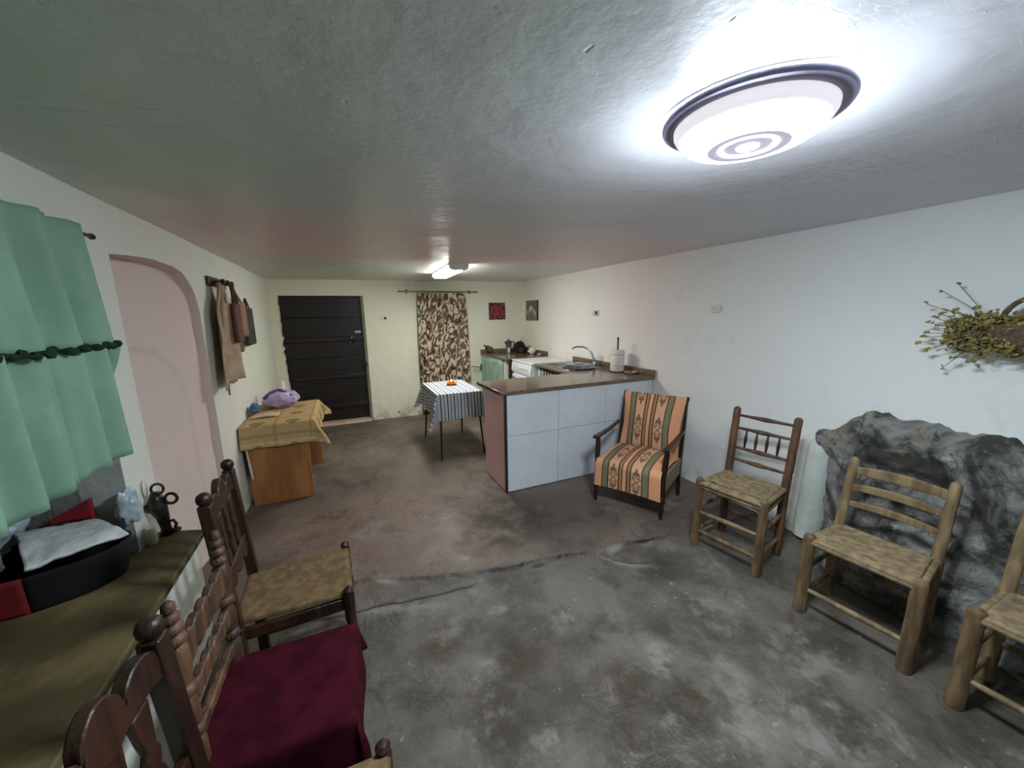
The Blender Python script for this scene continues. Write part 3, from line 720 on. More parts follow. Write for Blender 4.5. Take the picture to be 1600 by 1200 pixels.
# local: +y front, +x = towards camera side?  (x axis = rotate(+x))
for s_ in (-1, 1):
    prof = [(.008, 0), (.011, .01), (.014, .06), (.019, .085), (.013, .10), (.013, .105), (.021, .12), (.024, .145), (.021, .165), (.014, .175), (.020, .19)]
    obj('leg', MB().lathe(prof, (s_ * W2, D_ / 2, 0), 16), M['armwood'], ac)
    obj('arm_post', MB().tube([(s_ * W2, D_ / 2, .18), (s_ * W2, D_ / 2 - .005, .30), (s_ * (W2 + .004), D_ / 2 - .02, .42), (s_ * (W2 + .01), D_ / 2 - .04, .535)], [.021, .017, .022, .017], 10), M['armwood'], ac)
    obj('back_leg', MB().tube([(s_ * W2, -D_ / 2, 0), (s_ * W2, -D_ / 2 + .02, .25), (s_ * (W2 - .0), -D_ / 2 - .01, .40), (s_ * (W2 - .0), -D_ / 2 - .10, .80)], [.019, .022, .020, .014], 4, up=(1, 1, 0)), M['armwood'], ac, bevel=.003)
    def armf(u, v, s_=s_):
        y = D_ / 2 + .035 - u * (D_ + .02); x = s_ * (W2 + .01) + (v - .5) * (.048 * (1 - .45 * u) * min(1, .5 + u * 12))
        return (x, y, .545 + .02 * u - .012 * sin(pi * u))
    obj('armrest', MB().grid(armf, 20, 4), M['armwood'], ac, solid=.018, bevel=.004)
    obj('side_rail', MB().box((s_ * W2 - .010, -D_ / 2, .20), (s_ * W2 + .010, D_ / 2, .33)), plain('side_board%d' % s_, '8a7f66', '766b54', 6, .6), ac, bevel=.003)
    obj('ear', MB().box((s_ * W2 - .014, -D_ / 2 - .12, .775), (s_ * W2 + .014, -D_ / 2 - .085, .81)), M['armwood'], ac, bevel=.004)
obj('front_rail', MB().box((-W2, D_ / 2 - .02, .185), (W2, D_ / 2, .25)), M['armwood'], ac, bevel=.003)
obj('back_rail', MB().tube([(-W2, -D_ / 2 - .10, .79), (W2, -D_ / 2 - .10, .79)], .014, 8), M['armwood'], ac)
obj('cushion', MB().box((-W2 + .015, -D_ / 2 + .02, .24), (W2 - .015, D_ / 2 + .0, .345)), plain('cushion_cloth', 'a06a48', None, rough=.9), ac, bevel=.03, seg=4)
# cover on the seat: runs from the back crease over the seat and down the front
def seatc(u, v):
    x = (u - .5) * 2 * (W2 + .0) * (1 - .03 * sin(pi * v)); L = v * .66
    if L < .40: y = -D_ / 2 + .05 + L; z = .365 + .02 * sin(pi * L / .40) + .010 * sin(pi * u)
    else:
        q = (L - .40); a = min(1, q / .09) * pi / 2; y = -D_ / 2 + .45 + .055 * sin(a) ; z = .365 - .055 * (1 - cos(a)) - max(0, q - .09) * .95 + .010 * sin(pi * u)
    z -= .035 * sm(.44, .5, abs(u - .5)) if L < .4 else 0
    return (x, y, z + .003 * nz(u * 6, v * 7))
obj('seat_cover', MB().grid(seatc, 170, 170, lambda u, v: arm_pattern(1 - u, v * .66 + .04)), M['vcol'], ac, solid=.004, off=1, ang=70)
def backc(u, v):
    L = v * .49; x = (u - .5) * 2 * (W2 - .012 + .012 * sm(.3, 0, v) - .01 * sin(pi * sm(.1, 1, v)))
    z = .81 - L; y = -D_ / 2 - .085 + (.81 - z) * .26 + .045 * sin(pi * min(1, v * 1.1)) * (1 - (2 * u - 1) ** 4)
    return (x, y, z + .01 * sin(pi * u) * 0 + .003 * nz(u * 5, v * 5, 3))
obj('back_cover', MB().grid(backc, 170, 140, lambda u, v: arm_pattern(1 - u, v * .49 + .02)), M['vcol'], ac, solid=.012, off=-1, ang=70)
obj('back_cushion', MB().grid(lambda u, v: ((u - .5) * 2 * (W2 - .02), backc(u, v)[1] - .03, .80 - v * .45), 6, 10), plain('back_cloth', '9b6747', None, rough=.9), ac, solid=.025)

# ---------------------------------------------------------------- tiled counter (peninsula)
CX0, CY0, CY1, CH = 1.145, 2.73, 3.21, .852
ct = thing('kitchen_counter', 'breakfast counter faced with grey-white marble tiles, pink at its left end', 'counter', (1.9, 2.97, 0))
def cl(x, y, z): return (x - 1.9, y - 2.97, z)
obj('core', MB().box(cl(CX0 + .01, CY0 + .012, .0), cl(XR - .01, CY1 - .01, CH - .002)), M['grout'], ct)
xs_ = [CX0 + .018, 1.652, 2.155, 2.655, XR - .012]; zs_ = [.004, .492, CH - .003]
for i in range(4):
    for j in range(2):
        g = .0018
        obj('tile', MB().box(cl(xs_[i] + g, CY0, zs_[j] + g), cl(xs_[i + 1] - g, CY0 + .014, zs_[j + 1] - g)), M['marble'], ct, bevel=.0012)
for z0, z1 in ((.004, .44), (.443, CH - .003)):
    obj('tile', MB().box(cl(CX0, CY0 + .012, z0), cl(CX0 + .014, CY1 - .04, z1)), M['pinktile'], ct, bevel=.0012, label='pink end tile')
obj('tile', MB().box(cl(CX0, CY1 - .037, .004), cl(CX0 + .014, CY1, CH - .003)), M['pinktile'], ct, bevel=.0012)
obj('corner_trim', MB().box(cl(CX0 - .002, CY0 - .002, .002), cl(CX0 + .016, CY0 + .016, CH - .001)), M['darktrim'], ct)
obj('floor_trim', MB().box(cl(CX0 - .003, CY0, -.005), cl(CX0 + .008, CY1, .008)), M['darktrim'], ct)
# continuous L worktop with upstand
wt = thing('worktop', 'polished brown granite worktop on the tiled counter, turning along the wall to the sink', 'worktop', (1.9, 2.97, CH))
o_ = [(1.10, 2.705), (XR - .005, 2.705), (XR - .005, 4.11), (2.13, 4.11), (2.10, 3.25), (1.085, 3.25)]
def slab(outline, z0, z1, f):
    n = len(outline); m = MB()
    m.add([f(x, y, z0) for x, y in outline] + [f(x, y, z1) for x, y in outline],
          [tuple(range(n - 1, -1, -1)), tuple(range(n, 2 * n))] + [(i, (i + 1) % n, (i + 1) % n + n, i + n) for i in range(n)]); return m
def wf(x, y, z): return (x - 1.9, y - 2.97, z - CH)
obj('slab', slab(o_, CH, .882, wf), M['granite'], wt, bevel=.004)
obj('upstand', MB().box(wf(XR - .03, 2.70, .882), wf(XR - .006, 4.11, .94)), M['granite'], wt, bevel=.004)
# sink unit below the worktop, with a striped curtain in front
su = thing('sink_unit', 'sink base hung with a dark striped curtain, under the worktop by the sink', 'cabinet', (2.4, 3.7, 0))
obj('side_panel', MB().box((-.22, .36, 0), (.30, .395, .85)), M['plastic'], su)
obj('cabinet_body', MB().box((-.10, -.48, 0), (.30, .36, .55)), M['dark'], su)
def strp(u, v): 
    k = int(u * 44) % 4; return (hexc('2d4738'), hexc('b5b09a'), hexc('3a2a22'), hexc('8aa08c'))[k]
obj('sink_curtain', MB().grid(lambda u, v: (-.225 + .012 * sin(u * 60), -.48 + u * .83, .83 - v * .75), 130, 4, strp), M['vcol'], su, solid=.003)
sk = thing('sink', 'stainless steel sink set in the worktop beside the wall', 'sink', (2.42, 3.70, .8825))
obj('sink_rim', MB().lathe([(.0, 0)] , n=3) if 0 else MB().box((-.24, -.30, .0), (.24, .30, .006)), M['metal'], sk, bevel=.003)
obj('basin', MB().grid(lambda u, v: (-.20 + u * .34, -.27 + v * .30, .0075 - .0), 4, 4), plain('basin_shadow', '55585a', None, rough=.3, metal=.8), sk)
for k in range(7): obj('drainer_rib', MB().box((-.20, .07 + k * .03, .006), (.14, .078 + k * .03, .010)), M['metal'], sk, bevel=.002)
pn = thing('metal_tray', 'shallow oval metal tray lying upside down over the sink basin', 'tray', (2.395, 3.53, .8905))
def oval(prof, sx, sy): return MB().lathe(prof, n=40, M=Matrix.Diagonal((sx, sy, 1, 1)))
obj('tray_bowl', oval([(.22, 0), (.225, .006), (.205, .012), (.17, .032), (.155, .036), (.0001, .037)], .84, .84), plain('tray_metal', '8590a0', '6e7888', 12, .22, metal=.85), pn)
obj('foot_ring', oval([(.05, .037), (.05, .048), (.035, .052), (.0001, .052)], 1, 1), M['metal'], pn)
fc = thing('faucet', 'chrome swan-neck kitchen tap rising behind the sink', 'faucet', (2.62, 3.55, .8885))
obj('base', MB().lathe([(.03, 0), (.032, .012), (.026, .03), (.020, .05), (.022, .06), (.014, .07), (.0001, .072)], n=20), M['metal'], fc)
obj('spout', MB().tube([(0, 0, .05), (-.01, .01, .10), (-.025, .02, .15), (-.055, .045, .19), (-.10, .08, .215), (-.15, .12, .218), (-.185, .15, .205), (-.20, .16, .185)], [.012, .012, .011, .011, .010, .010, .010, .011], 12), M['metal'], fc)
obj('lever', MB().tube([(0, -.01, .06), (-.035, -.05, .075), (-.05, -.07, .095)], [.010, .007, .006], 8), M['metal'], fc)
tr = thing('towel_roll', 'white paper towel roll on an upright dark holder on the worktop', 'paper towel', (2.58, 3.10, .8825))
obj('roll', MB().lathe([(.02, .008), (.066, .008), (.070, .014), (.070, .222), (.066, .228), (.02, .228)], n=36), plain('paper', 'e6ded8', 'ded4cc', 30, .9), tr)
for z in (.06, .175): obj('print_band', MB().lathe([(.0705, z), (.0708, z + .006), (.0705, z + .012)], n=36, cap=False), plain('paper_print%d' % int(z * 1000), 'bfae9c', 'd9cfc4', 60, .9, lo=.45, hi=.55), tr)
obj('holder_pole', MB().lathe([(.008, 0), (.008, .33), (.010, .335), (.010, .352), (.004, .358), (.0001, .36)], n=12), M['black'], tr)
obj('holder_base', MB().lathe([(.075, 0), (.075, .006), (.0001, .008)], n=30), M['black'], tr)
sa = thing('saucer', 'small pale saucer with a spoon beside the paper towel roll', 'dish', (2.62, 2.94, .8825))
obj('plate', MB().lathe([(.03, 0), (.035, .004), (.062, .014), (.066, .017), (.062, .017), (.03, .007), (.0001, .006)], n=32), M['ceramic'], sa)
obj('spoon', MB().tube([(.02, .01, .014), (-.03, -.01, .020), (-.08, -.03, .034)], [.009, .004, .004], 8), M['metal'], sa)

# cooker
ck = thing('cooker', 'white enamelled cooker with a shut lid between the sink and the far worktop', 'cooker', (2.40, 4.42, 0))
obj('body', MB().box((-.285, -.295, .02), (.28, .29, .855)), M['enamel'], ck, bevel=.008)
obj('lid', MB().box((-.30, -.30, .857), (.29, .295, .876)), M['enamel'], ck, bevel=.006)
cp = MB(); cp.prism([(-.295, .70), (-.315, .74), (-.30, .85), (-.27, .85), (-.27, .70)], .585); cpo = obj('control_panel', cp, M['enamel'], ck, bevel=.004)
for k in range(5): obj('knob', MB().lathe([(.011, 0), (.011, .012), (.008, .016), (.0001, .018)], n=16, M=Matrix.Translation((-.306, -.20 + k * .06, .79)) @ Matrix.Rotation(-pi / 2, 4, 'Y')), M['plastic'], cpo)
od = obj('oven_door', MB().box((-.31, -.28, .12), (-.28, .275, .68)), M['enamel'], ck, bevel=.006)
obj('handle', MB().tube([(-.31, -.22, .64), (-.34, -.22, .64), (-.34, .22, .64), (-.31, .22, .64)], .008, 8), M['metal'], od)
# far worktop
fw = thing('far_worktop', 'brown granite worktop in the far corner over a green curtain', 'worktop', (2.38, 5.18, 0))
def ff(x, y, z): return (x - 2.38, y - 5.18, z)
obj('slab', slab([(2.02, 4.78), (XR - .008, 4.78), (XR - .008, YB - .006), (1.96, YB - .006)], .85, .88, ff), M['granite'], fw, bevel=.004)
obj('upstand', MB().box(ff(1.96, YB - .03, .88), ff(XR - .03, YB - .006, .94)), M['granite'], fw, bevel=.003)
obj('upstand', MB().box(ff(XR - .03, 4.80, .88), ff(XR - .008, YB - .006, .94)), M['granite'], fw, bevel=.003)
obj('white_panel', MB().box(ff(2.05, 4.83, 0), ff(2.10, 4.90, .85)), M['plastic'], fw)
obj('dark_panel', MB().box(ff(2.08, 4.765, 0), ff(2.66, 4.80, .85)), M['darktrim'], fw)
obj('back_panel', MB().box(ff(2.5, 4.9, 0), ff(2.66, YB - .03, .8)), M['dark'], fw)
obj('curtain', MB().grid(lambda u, v: ff(2.02 - .04 * u + .034 * sin(u * 50 + 1) * (.7 + .3 * v), 4.90 + .70 * u, .85 - v * .80), 110, 10), plain('sage_curtain', '8ea595', '7d9484', 8, .9), fw, solid=.003)
mk = thing('moka_pot', 'aluminium moka pot with a black handle on the far worktop', 'coffee pot', (2.36, 5.42, .8805))
obj('pot', MB().lathe([(.052, 0), (.054, .01), (.040, .085), (.038, .092), (.040, .10), (.054, .175), (.056, .18), (.050, .186), (.020, .203), (.0001, .205)], n=8), M['alum'], mk, ang=20)
obj('lid_knob', MB().lathe([(.006, .203), (.010, .212), (.010, .222), (.0001, .226)], n=10), M['black'], mk)
obj('handle', MB().tube([(.045, 0, .17), (.085, 0, .178), (.098, 0, .16), (.092, 0, .11), (.082, 0, .09)], .009, 8), M['black'], mk)
obj('spout', MB().tube([(-.045, 0, .15), (-.068, 0, .178)], [.016, .008], 8), M['alum'], mk)
mo = thing('mortar', 'brown wooden mortar and pestle lying at the left end of the far worktop', 'mortar', (2.07, 5.42, .8805))
obj('bowl', MB().lathe([(.03, 0), (.045, .01), (.052, .05), (.058, .105), (.05, .105), (.042, .05), (.0001, .03)], n=20, M=Matrix.Translation((.02, 0, .06)) @ Matrix.Rotation(-1.35, 4, 'Y')), M['olive'], mo)
obj('pestle', MB().tube([(.03, 0, .05), (-.05, 0, .085), (-.10, .0, .125), (-.12, 0, .145)], [.014, .011, .010, .015], 10), M['olive'], mo)
po = thing('cooking_pot', 'dark steel pan leaning against the upstand behind the sugar bowl', 'pot', (2.56, 5.36, .8805))
obj('pan', MB().lathe([(.05, 0), (.075, .004), (.085, .03), (.087, .09), (.081, .09), (.078, .03), (.0001, .012)], n=28, M=Matrix.Translation((0, 0, .0))), M['darkmetal'], po)
obj('lid', MB().lathe([(.085, 0), (.083, .008), (.05, .018), (.0001, .022)], n=28, M=Matrix.Translation((-.015, .06, .105)) @ Matrix.Rotation(-1.1, 4, 'X') @ Matrix.Rotation(.2, 4, 'Y')), M['alum'], po)
obj('handle', MB().tube([(.06, -.04, .08), (.13, -.06, .10)], .008, 8), M['black'], po)
ut = thing('utensil_jar', 'small dark jar holding two upright utensils in the far corner', 'jar', (2.65, 5.50, .8805))
obj('jar', MB().lathe([(.03, 0), (.034, .01), (.034, .10), (.030, .10), (.0001, .02)], n=20), M['darkmetal'], ut)
obj('utensil', MB().tube([(0, 0, .03), (.01, 0, .20), (.012, 0, .24)], [.004, .004, .010], 8), M['metal'], ut)
obj('utensil', MB().tube([(-.01, 0, .03), (-.03, .01, .20)], [.004, .006], 8), M['olive'], ut)
sb = thing('sugar_bowl', 'white ceramic sugar bowl with painted marks and a lid on the far worktop', 'bowl', (2.60, 5.08, .8805))
obj('bowl', MB().lathe([(.025, 0), (.030, .004), (.050, .03), (.055, .055), (.048, .08), (.043, .083)], n=30), M['ceramic'], sb)
obj('painted_band', MB().lathe([(.0535, .040), (.0560, .050), (.0560, .056), (.0535, .063)], n=30, cap=False), plain('painted', 'e5dcd2', '9a6a62', 50, .3, lo=.5, hi=.56), sb)
obj('lid', MB().lathe([(.045, .083), (.040, .093), (.015, .100), (.010, .105), (.012, .113), (.0001, .116)], n=30), M['ceramic'], sb)
for s_ in (-1, 1): obj('handle', MB().tube([(s_ * .048, 0, .065), (s_ * .072, 0, .062), (s_ * .068, 0, .04), (s_ * .05, 0, .035)], .005, 8), M['ceramic'], sb)
tag(obj('soap_dish', MB().lathe([(.02, 0), (.03, .004), (.038, .02), (.034, .02), (.0001, .008)], n=20, M=Matrix.Translation((2.64, 4.93, .8805))), M['ceramic']), 'tiny white dish at the near end of the far worktop', 'dish')
tl = thing('towel_rail', 'thin dark metal towel rail on the back wall beside the patterned curtain', 'rail', (1.90, YB, .64))
obj('wall_plate', MB().box((.055, -.022, -.03), (.085, -.002, .07)), M['darkmetal'], tl)
obj('bar', MB().tube([(.07, -.02, .02), (-.02, -.07, .035), (-.12, -.10, .055)], .006, 8), M['darkmetal'], tl)
obj('bar', MB().tube([(.07, -.02, -.01), (-.04, -.09, .005), (-.10, -.12, .02)], .004, 8), M['metal'], tl)

# ---------------------------------------------------------------- patterned curtain
def leafy(s, t):
    CR, BR, OL, RD, BK = map(hexc, ('d6c9b2', '6a5145', '6f6a58', '7d4a44', '40362f'))
    wx = s + .035 * nz(s * 11, t * 11, 3); wy = t + .05 * nz(s * 9, t * 9, 8)
    n = noise.noise(Vector((wx * 26 + wy * 9, wy * 11 - wx * 4, 2))); n2 = noise.noise(Vector((wx * 17, wy * 15, 9))); k = noise.noise(Vector((s * 9, t * 9, 20)))
    c = CR
    if n > -.02: c = BR if k < .12 else (OL if k < .38 else RD)
    if n2 > .28: c = BK if k < 0 else OL
    if n2 < -.5: c = RD
    return c
pc = thing('patterned_curtain', 'long cream curtain with a brown, green and red leaf pattern on the back wall', 'curtain', (1.37, YB - .05, 0))
def pcf(u, v):
    wd = .355 + .02 * v + .015 * sin(v * 3); zt = 1.80
    x = (u - .5) * 2 * wd + .012 * v; y = -.015 - .022 * sin(u * 2 * pi * 9 + .6 * sin(v * 4)) * (.6 + .5 * v) - .01 * nz(u * 5, v * 3)
    return (x, y, zt - v * (1.74 + .02 * sin(u * 12)))
obj('cloth', MB().grid(pcf, 150, 300, lambda u, v: leafy(u * .95, v * 1.74)), M['vcol'], pc, solid=.002)
rd = thing('curtain_rod', 'thin brass curtain rod above the patterned curtain', 'curtain rod', (1.34, YB - .055, 1.822))
obj('pole', MB().tube([(-.54, 0, 0), (.54, 0, 0)], .008, 10), M['brass'], rd)
for s_ in (-1, 1):
    obj('finial', MB().lathe([(.006, 0), (.014, .012), (.012, .028), (.004, .045), (.0001, .05)], n=12, M=Matrix.Translation((s_ * .54, 0, 0)) @ Matrix.Rotation(s_ * pi / 2, 4, 'Y')), M['brass'], rd)
    obj('bracket', MB().tube([(s_ * .46, .052, -.01), (s_ * .46, 0, -.01)], .008, 8).tube([(s_ * .46, .05, -.03), (s_ * .46, .05, .03)], .012, 8), M['brass'], rd)
for k in range(10): obj('ring', MB().tube([(-.32 + k * .074, .014 * cos(a_), -.010 + .014 * sin(a_)) for a_ in [i * pi / 5 for i in range(11)]], .002, 5, cap=False), M['brass'], rd)

# ---------------------------------------------------------------- green curtain over the hearth
gc = thing('hearth_curtain', 'pale green two-tier curtain with dark ruffle trim hanging over the hearth', 'curtain', (-.765, .9, 1.78))
def gfold(y, v, amp, k): return amp * (sin(y * k + .8 * nz(y * 2, 1)) + .35 * sin(y * k * 2.3 + 1)) * (.25 + .75 * v)
Y1a, Y1b = 1.745, 1.80
def up_f(u, v):
    y = -.4 + u * (Y1a + (Y1b - Y1a) * v + .4); return (gfold(y, .35 + .65 * v, .030, 38) + .016 + .012 * v + .0, y - .9, .02 - v * .385 + .006 * sin(y * 40) * v)
def lo_f(u, v):
    y = -.4 + u * (1.79 - .07 * v + .4); return (gfold(y, .6 + .4 * v, .030, 46) + .022, y - .9, -.36 - v * (.39 + .0) + .01 * sin(y * 46) * v)
obj('upper_tier', MB().grid(up_f, 260, 16), M['green'], gc, solid=.003)
obj('lower_tier', MB().grid(lo_f, 300, 16), M['green'], gc, solid=.003)
obj('ruffle_trim', MB().tube([(up_f(u, 1)[0] + .008 + .004 * sin(u * 700), up_f(u, 1)[1], -.366 + .004 * sin(u * 530)) for u in [i / 900 for i in range(901)]], [.0085 + .004 * sin(i * .9) for i in range(901)], 6), M['greendark'], gc)
obj('tassel', MB().tube([(.02, Y1b - .9, -.365), (.02, Y1b - .885, -.36)], [.008, .004], 6), M['greendark'], gc)
gr = thing('hearth_curtain_rod', 'thin dark rod end sticking out beyond the green curtain', 'curtain rod', (-.775, .9, 1.785))
obj('pole', MB().tube([(0, -1.3, 0), (0, .965, 0)], .006, 8), M['darkmetal'], gr)
obj('knob', MB().lathe([(.006, 0), (.011, .008), (.009, .02), (.0001, .026)], n=10, M=Matrix.Translation((0, .96, 0)) @ Matrix.Rotation(-pi / 2, 4, 'X')), M['darkmetal'], gr)
obj('bracket', MB().tube([(-.033, .94, 0), (0, .94, 0)], .006, 6), M['darkmetal'], gr)

# ---------------------------------------------------------------- things on the hearth
bk_ = thing('basket', 'large oval black and red fabric basket on the hearth', 'basket', (-1.02, 1.67, .601), rz=.10)
SXb, SYb = .255, .145
def bas(z0, z1, r0, r1, a0, a1, n=60):
    def f(u, v):
        a = a0 + (a1 - a0) * u; k = r0 + (r1 - r0) * v; return (SXb * k * cos(a), SYb * k * sin(a), z0 + (z1 - z0) * v + .004 * nz(a * 3, v * 4))
    return MB().grid(f, n, 8)
obj('wall', bas(.0, .125, .90, 1.0, -1.38, pi + .01), M['blackcloth'], bk_, solid=.008)
obj('wall', bas(.0, .125, .90, 1.0, -pi + .01 - .02, -1.38, 24), M['redcloth'], bk_, solid=.008, label='red panel')
obj('base', MB().lathe([(.88, .0), (.92, .02), (.0001, .022)], n=40, M=Matrix.Diagonal((SXb, SYb, 1, 1))), M['blackcloth'], bk_)
LNp, RNp, LFp, RFp = Vector((-.95, 1.545, .755)), Vector((-.765, 1.68, .75)), Vector((-1.10, 1.79, .775)), Vector((-.90, 1.80, .775))
def wcf(u, v):
    p = LNp.lerp(RNp, u).lerp(LFp.lerp(RFp, u), v); p.z += .008 * fbm(u * 3, v * 3, 2) + .008 * sin(pi * v); return p
tag(obj('white_cloth', MB().grid(wcf, 30, 30), M['whitecloth'], solid=.012), 'folded white cloth lying across the top of the black basket', 'cloth')
rt = MB().grid(lambda u, v: (-1.03 + u * .125, 1.815 + .004 * sin(u * 5), .772 + v * (.012 + .068 * u)), 12, 8)
tag(obj('red_cloth', rt, M['redcloth'], solid=.01), 'pointed fold of red cloth standing behind the white cloth', 'cloth')
def blob(c, r, sc, seed, amp=.25, n=28):
    def f(u, v):
        a, b = 2 * pi * u, pi * v; d = Vector((sin(b) * cos(a), sin(b) * sin(a), cos(b)))
        k = r * (1 + amp * noise.fractal(d * 1.7 + Vector((seed, 0, 0)), 1, 2, 4)); return (c[0] + d.x * k * sc[0], c[1] + d.y * k * sc[1], c[2] + max(-.999 * r, d.z * k) * sc[2])
    return MB().grid(f, n, n)
tag(obj('plastic_bag', blob((-.80, 1.79, .80), .050, (.75, .6, 1.35), 3, .35), M['bluewhite']), 'crumpled white plastic bag against the wall edge behind the basket', 'bag')
tag(obj('grey_bag', blob((-1.05, 1.55, .79), .055, (1.0, .8, 1.0), 8, .3), plain('grey_bag_mat', '4d504d', '6a6e6b', 14, .5)), 'dark grey bundle at the left end of the black basket', 'bag')
tag(obj('blue_bag', blob((-1.22, 1.80, .80), .11, (1.2, .9, .9), 12, .3), M['bluewhite']), 'pale bluish plastic bag heaped deep inside the hearth', 'bag')
orn = thing('iron_ornament', 'tarnished iron figure with two ring handles on the end of the hearth bench', 'ornament', (-.755, 1.925, .6005))
obj('stem', MB().tube([(0, 0, 0), (0, 0, .03), (-.004, .0, .08), (-.012, 0, .12), (-.016, 0, .16), (-.012, 0, .19)], [.024, .017, .022, .030, .026, .016], 14), M['iron'], orn, ang=180)
obj('ring', MB().tube([(-.004 + .020 * cos(a), 0, .205 + .022 * sin(a)) for a in [i * pi / 10 for i in range(21)]], .005, 8, cap=False), M['iron'], orn)
obj('ring', MB().tube([(.034 + .020 * cos(a), 0, .155 + .022 * sin(a)) for a in [i * pi / 10 for i in range(21)]], .006, 8, cap=False), M['iron'], orn)
obj('boss', blob((-.034, .0, .13), .020, (1, 1, 1.2), 5, .3, 14), M['iron'], orn)
obj('red_bead', blob((.034, 0, .013), .013, (1.2, 1, .9), 2, .1, 12), plain('dull_red', '5a2320', None, rough=.5), orn)
obj('leaf_scroll', MB().tube([(0, 0, .05), (.03, -.005, .06), (.038, -.005, .04), (.03, 0, .025)], .006, 8), M['iron'], orn)
gj = thing('glass_jar', 'small pale glass jar beside the iron ornament', 'jar', (-.782, 1.865, .6005))
obj('body', MB().lathe([(.016, 0), (.019, .006), (.019, .045), (.014, .058), (.014, .064)], n=20), plain('pale_glass', 'c9cdb2', 'b5b99e', 20, .15), gj)
obj('lid', MB().lathe([(.015, .064), (.015, .07), (.0001, .071)], n=20), M['ceramic'], gj)
tag(obj('wall_plaque', MB().lathe([(.002, 0), (.012, .01), (.017, .035), (.014, .06), (.004, .075), (.0001, .078)], n=16, M=Matrix.Translation((-.803, 1.94, .77)) @ Matrix.Diagonal((.4, 1, 1, 1))), M['ceramic']), 'small pale oval plaque on the wall above the glass jar', 'plaque')

# ---------------------------------------------------------------- coat rack and what hangs on it
cr = thing('coat_rack', 'short dark wooden coat rack on the left wall beyond the pink doorway', 'coat rack', (XL, 3.45, 1.745))
rb = obj('board', MB().box((.0, -.24, -.032), (.02, .18, .03)), M['darkwood'], cr, bevel=.004)
for y in (-.12, .0, .12): obj('peg', MB().lathe([(.009, 0), (.009, .035), (.02, .045), (.022, .055), (.016, .064), (.0001, .066)], n=14, M=Matrix.Translation((.018, y, 0)) @ Matrix.Rotation(pi / 2, 4, 'Y')), M['darkwood'], rb)
def apron_f(u, v):
    wd = .10 + .22 * sm(0, .3, v) + .26 * v; y = 3.29 + (u - .5) * wd
    return (-.755 + .018 * sin(u * 14 + 1) * min(1, .3 + v) + .012 * nz(u * 4, v * 3), y, 1.72 - v * .70 + .02 * sin(u * 3))
ap = thing('apron', 'long beige apron hanging from the coat rack', 'apron', (0, 0, 0))
obj('cloth', MB().grid(apron_f, 50, 30), M['beige'], ap, solid=.004)
obj('strap', MB().tube([(-.755, 3.33, 1.745), (-.75, 3.30, 1.70), (-.75, 3.24, 1.55), (-.76, 3.24, 1.42), (-.76, 3.28, 1.36)], .008, 6, sy=.4), M['beige'], ap)
obj('strap', MB().tube([(-.755, 3.34, 1.745), (-.745, 3.36, 1.70), (-.745, 3.36, 1.60)], .008, 6), M['beige'], ap)
obj('tie', MB().tube([(-.77, 3.24, 1.50), (-.775, 3.22, 1.2), (-.778, 3.23, .95)], [.012, .012, .006], 6, sy=.4), plain('tie_cloth', '8c7c6e', None, rough=.9), ap)
def bag(name, label, mat, y0, y1, z0, z1, x, th, hz, hy=None):
    b = thing(name, label, 'bag', (x, (y0 + y1) / 2, z0))
    hw = (y1 - y0) / 2; h = z1 - z0
    obj('body', MB().box((-th / 2, -hw, 0), (th / 2, hw, h)), mat, b, bevel=.012, seg=3)
    hy = hy or 0
    for s_ in (-1, 1): obj('strap', MB().tube([(s_ * th * .25, -hw * .5, h - .01), (0, hy - .015, hz - z0), (0, hy + .015, hz - z0), (s_ * th * .25, hw * .5, h - .01)], .006, 6), mat, b)
    return b
bag('brown_tote', 'red-brown tote bag hanging over the beige apron', M['brownbag'], 3.42, 3.60, 1.31, 1.60, -.725, .03, 1.755, -.02)
bag('tan_tote', 'tan cloth bag hanging behind the red-brown tote', M['tanbag'], 3.61, 3.92, 1.34, 1.62, -.755, .035, 1.755, -.2)
bag('dark_bag', 'dark bag with a small loop, last of those on the left wall', M['darkbag'], 3.95, 4.25, 1.25, 1.58, -.77, .04, 1.66)
bag('brown_pouch', 'flat brown pouch low beneath the tan cloth bag', plain('pouch', '6f5a4c', '5d493d', 9, .8), 3.64, 3.86, 1.21, 1.34, -.785, .02, 1.40)

# ---------------------------------------------------------------- side table with yellow cloth
st = thing('side_table', 'orange-brown wooden side table against the left wall under a yellow cloth', 'table', (-.555, 3.8, 0))
obj('end_panel', MB().box((-.215, -.40, 0), (.215, -.36, .63)), M['cabwood'], st, bevel=.003)
obj('end_panel', MB().box((-.215, .36, 0), (.255, .40, .63)), M['cabwood'], st, bevel=.003)
obj('back_panel', MB().box((-.215, -.36, .20), (-.19, .36, .63)), M['cabwood'], st)
obj('table_top', MB().box((-.235, -.41, .63), (.265, .41, .655)), M['cabwood'], st, bevel=.003)
def ycl(s, t):
    A, B, C, Wt = map(hexc, ('b99f70', 'a3875a', '8f744c', 'd2c49c'))
    c = A
    gx, gy = (s + .02) / .25, (t + .41 + .085) / .26
    fx, fy = (gx % 1) - .5, (gy % 1) - .5; r_ = hypot(fx, fy)
    if r_ < .22: c = C
    elif r_ < .28: c = Wt if int(atan2(fy, fx) * 6) % 2 else B
    if abs(abs(fx) - .48) < .02 or abs(abs(fy) - .48) < .02: c = B
    e_ = min(s + .25 + .9, t + .41 + .17)
    if .015 < e_ < .04: c = Wt if int((s + t) * 80) % 2 else A
    k = .5 + .5 * nz(s * 30, t * 30)
    return lerp3(c, B, .25 * k)
yc = drape('tablecloth', .255, .415, (.16, .008, .12, .17), .0075, ycl, ripple=.007, flare=.12, tip=.15, corner=.55, seed=1)
yc.location = (-.538, 3.80, .6645); tag(yc, 'mustard yellow medallion-patterned cloth draped over the side table', 'tablecloth')
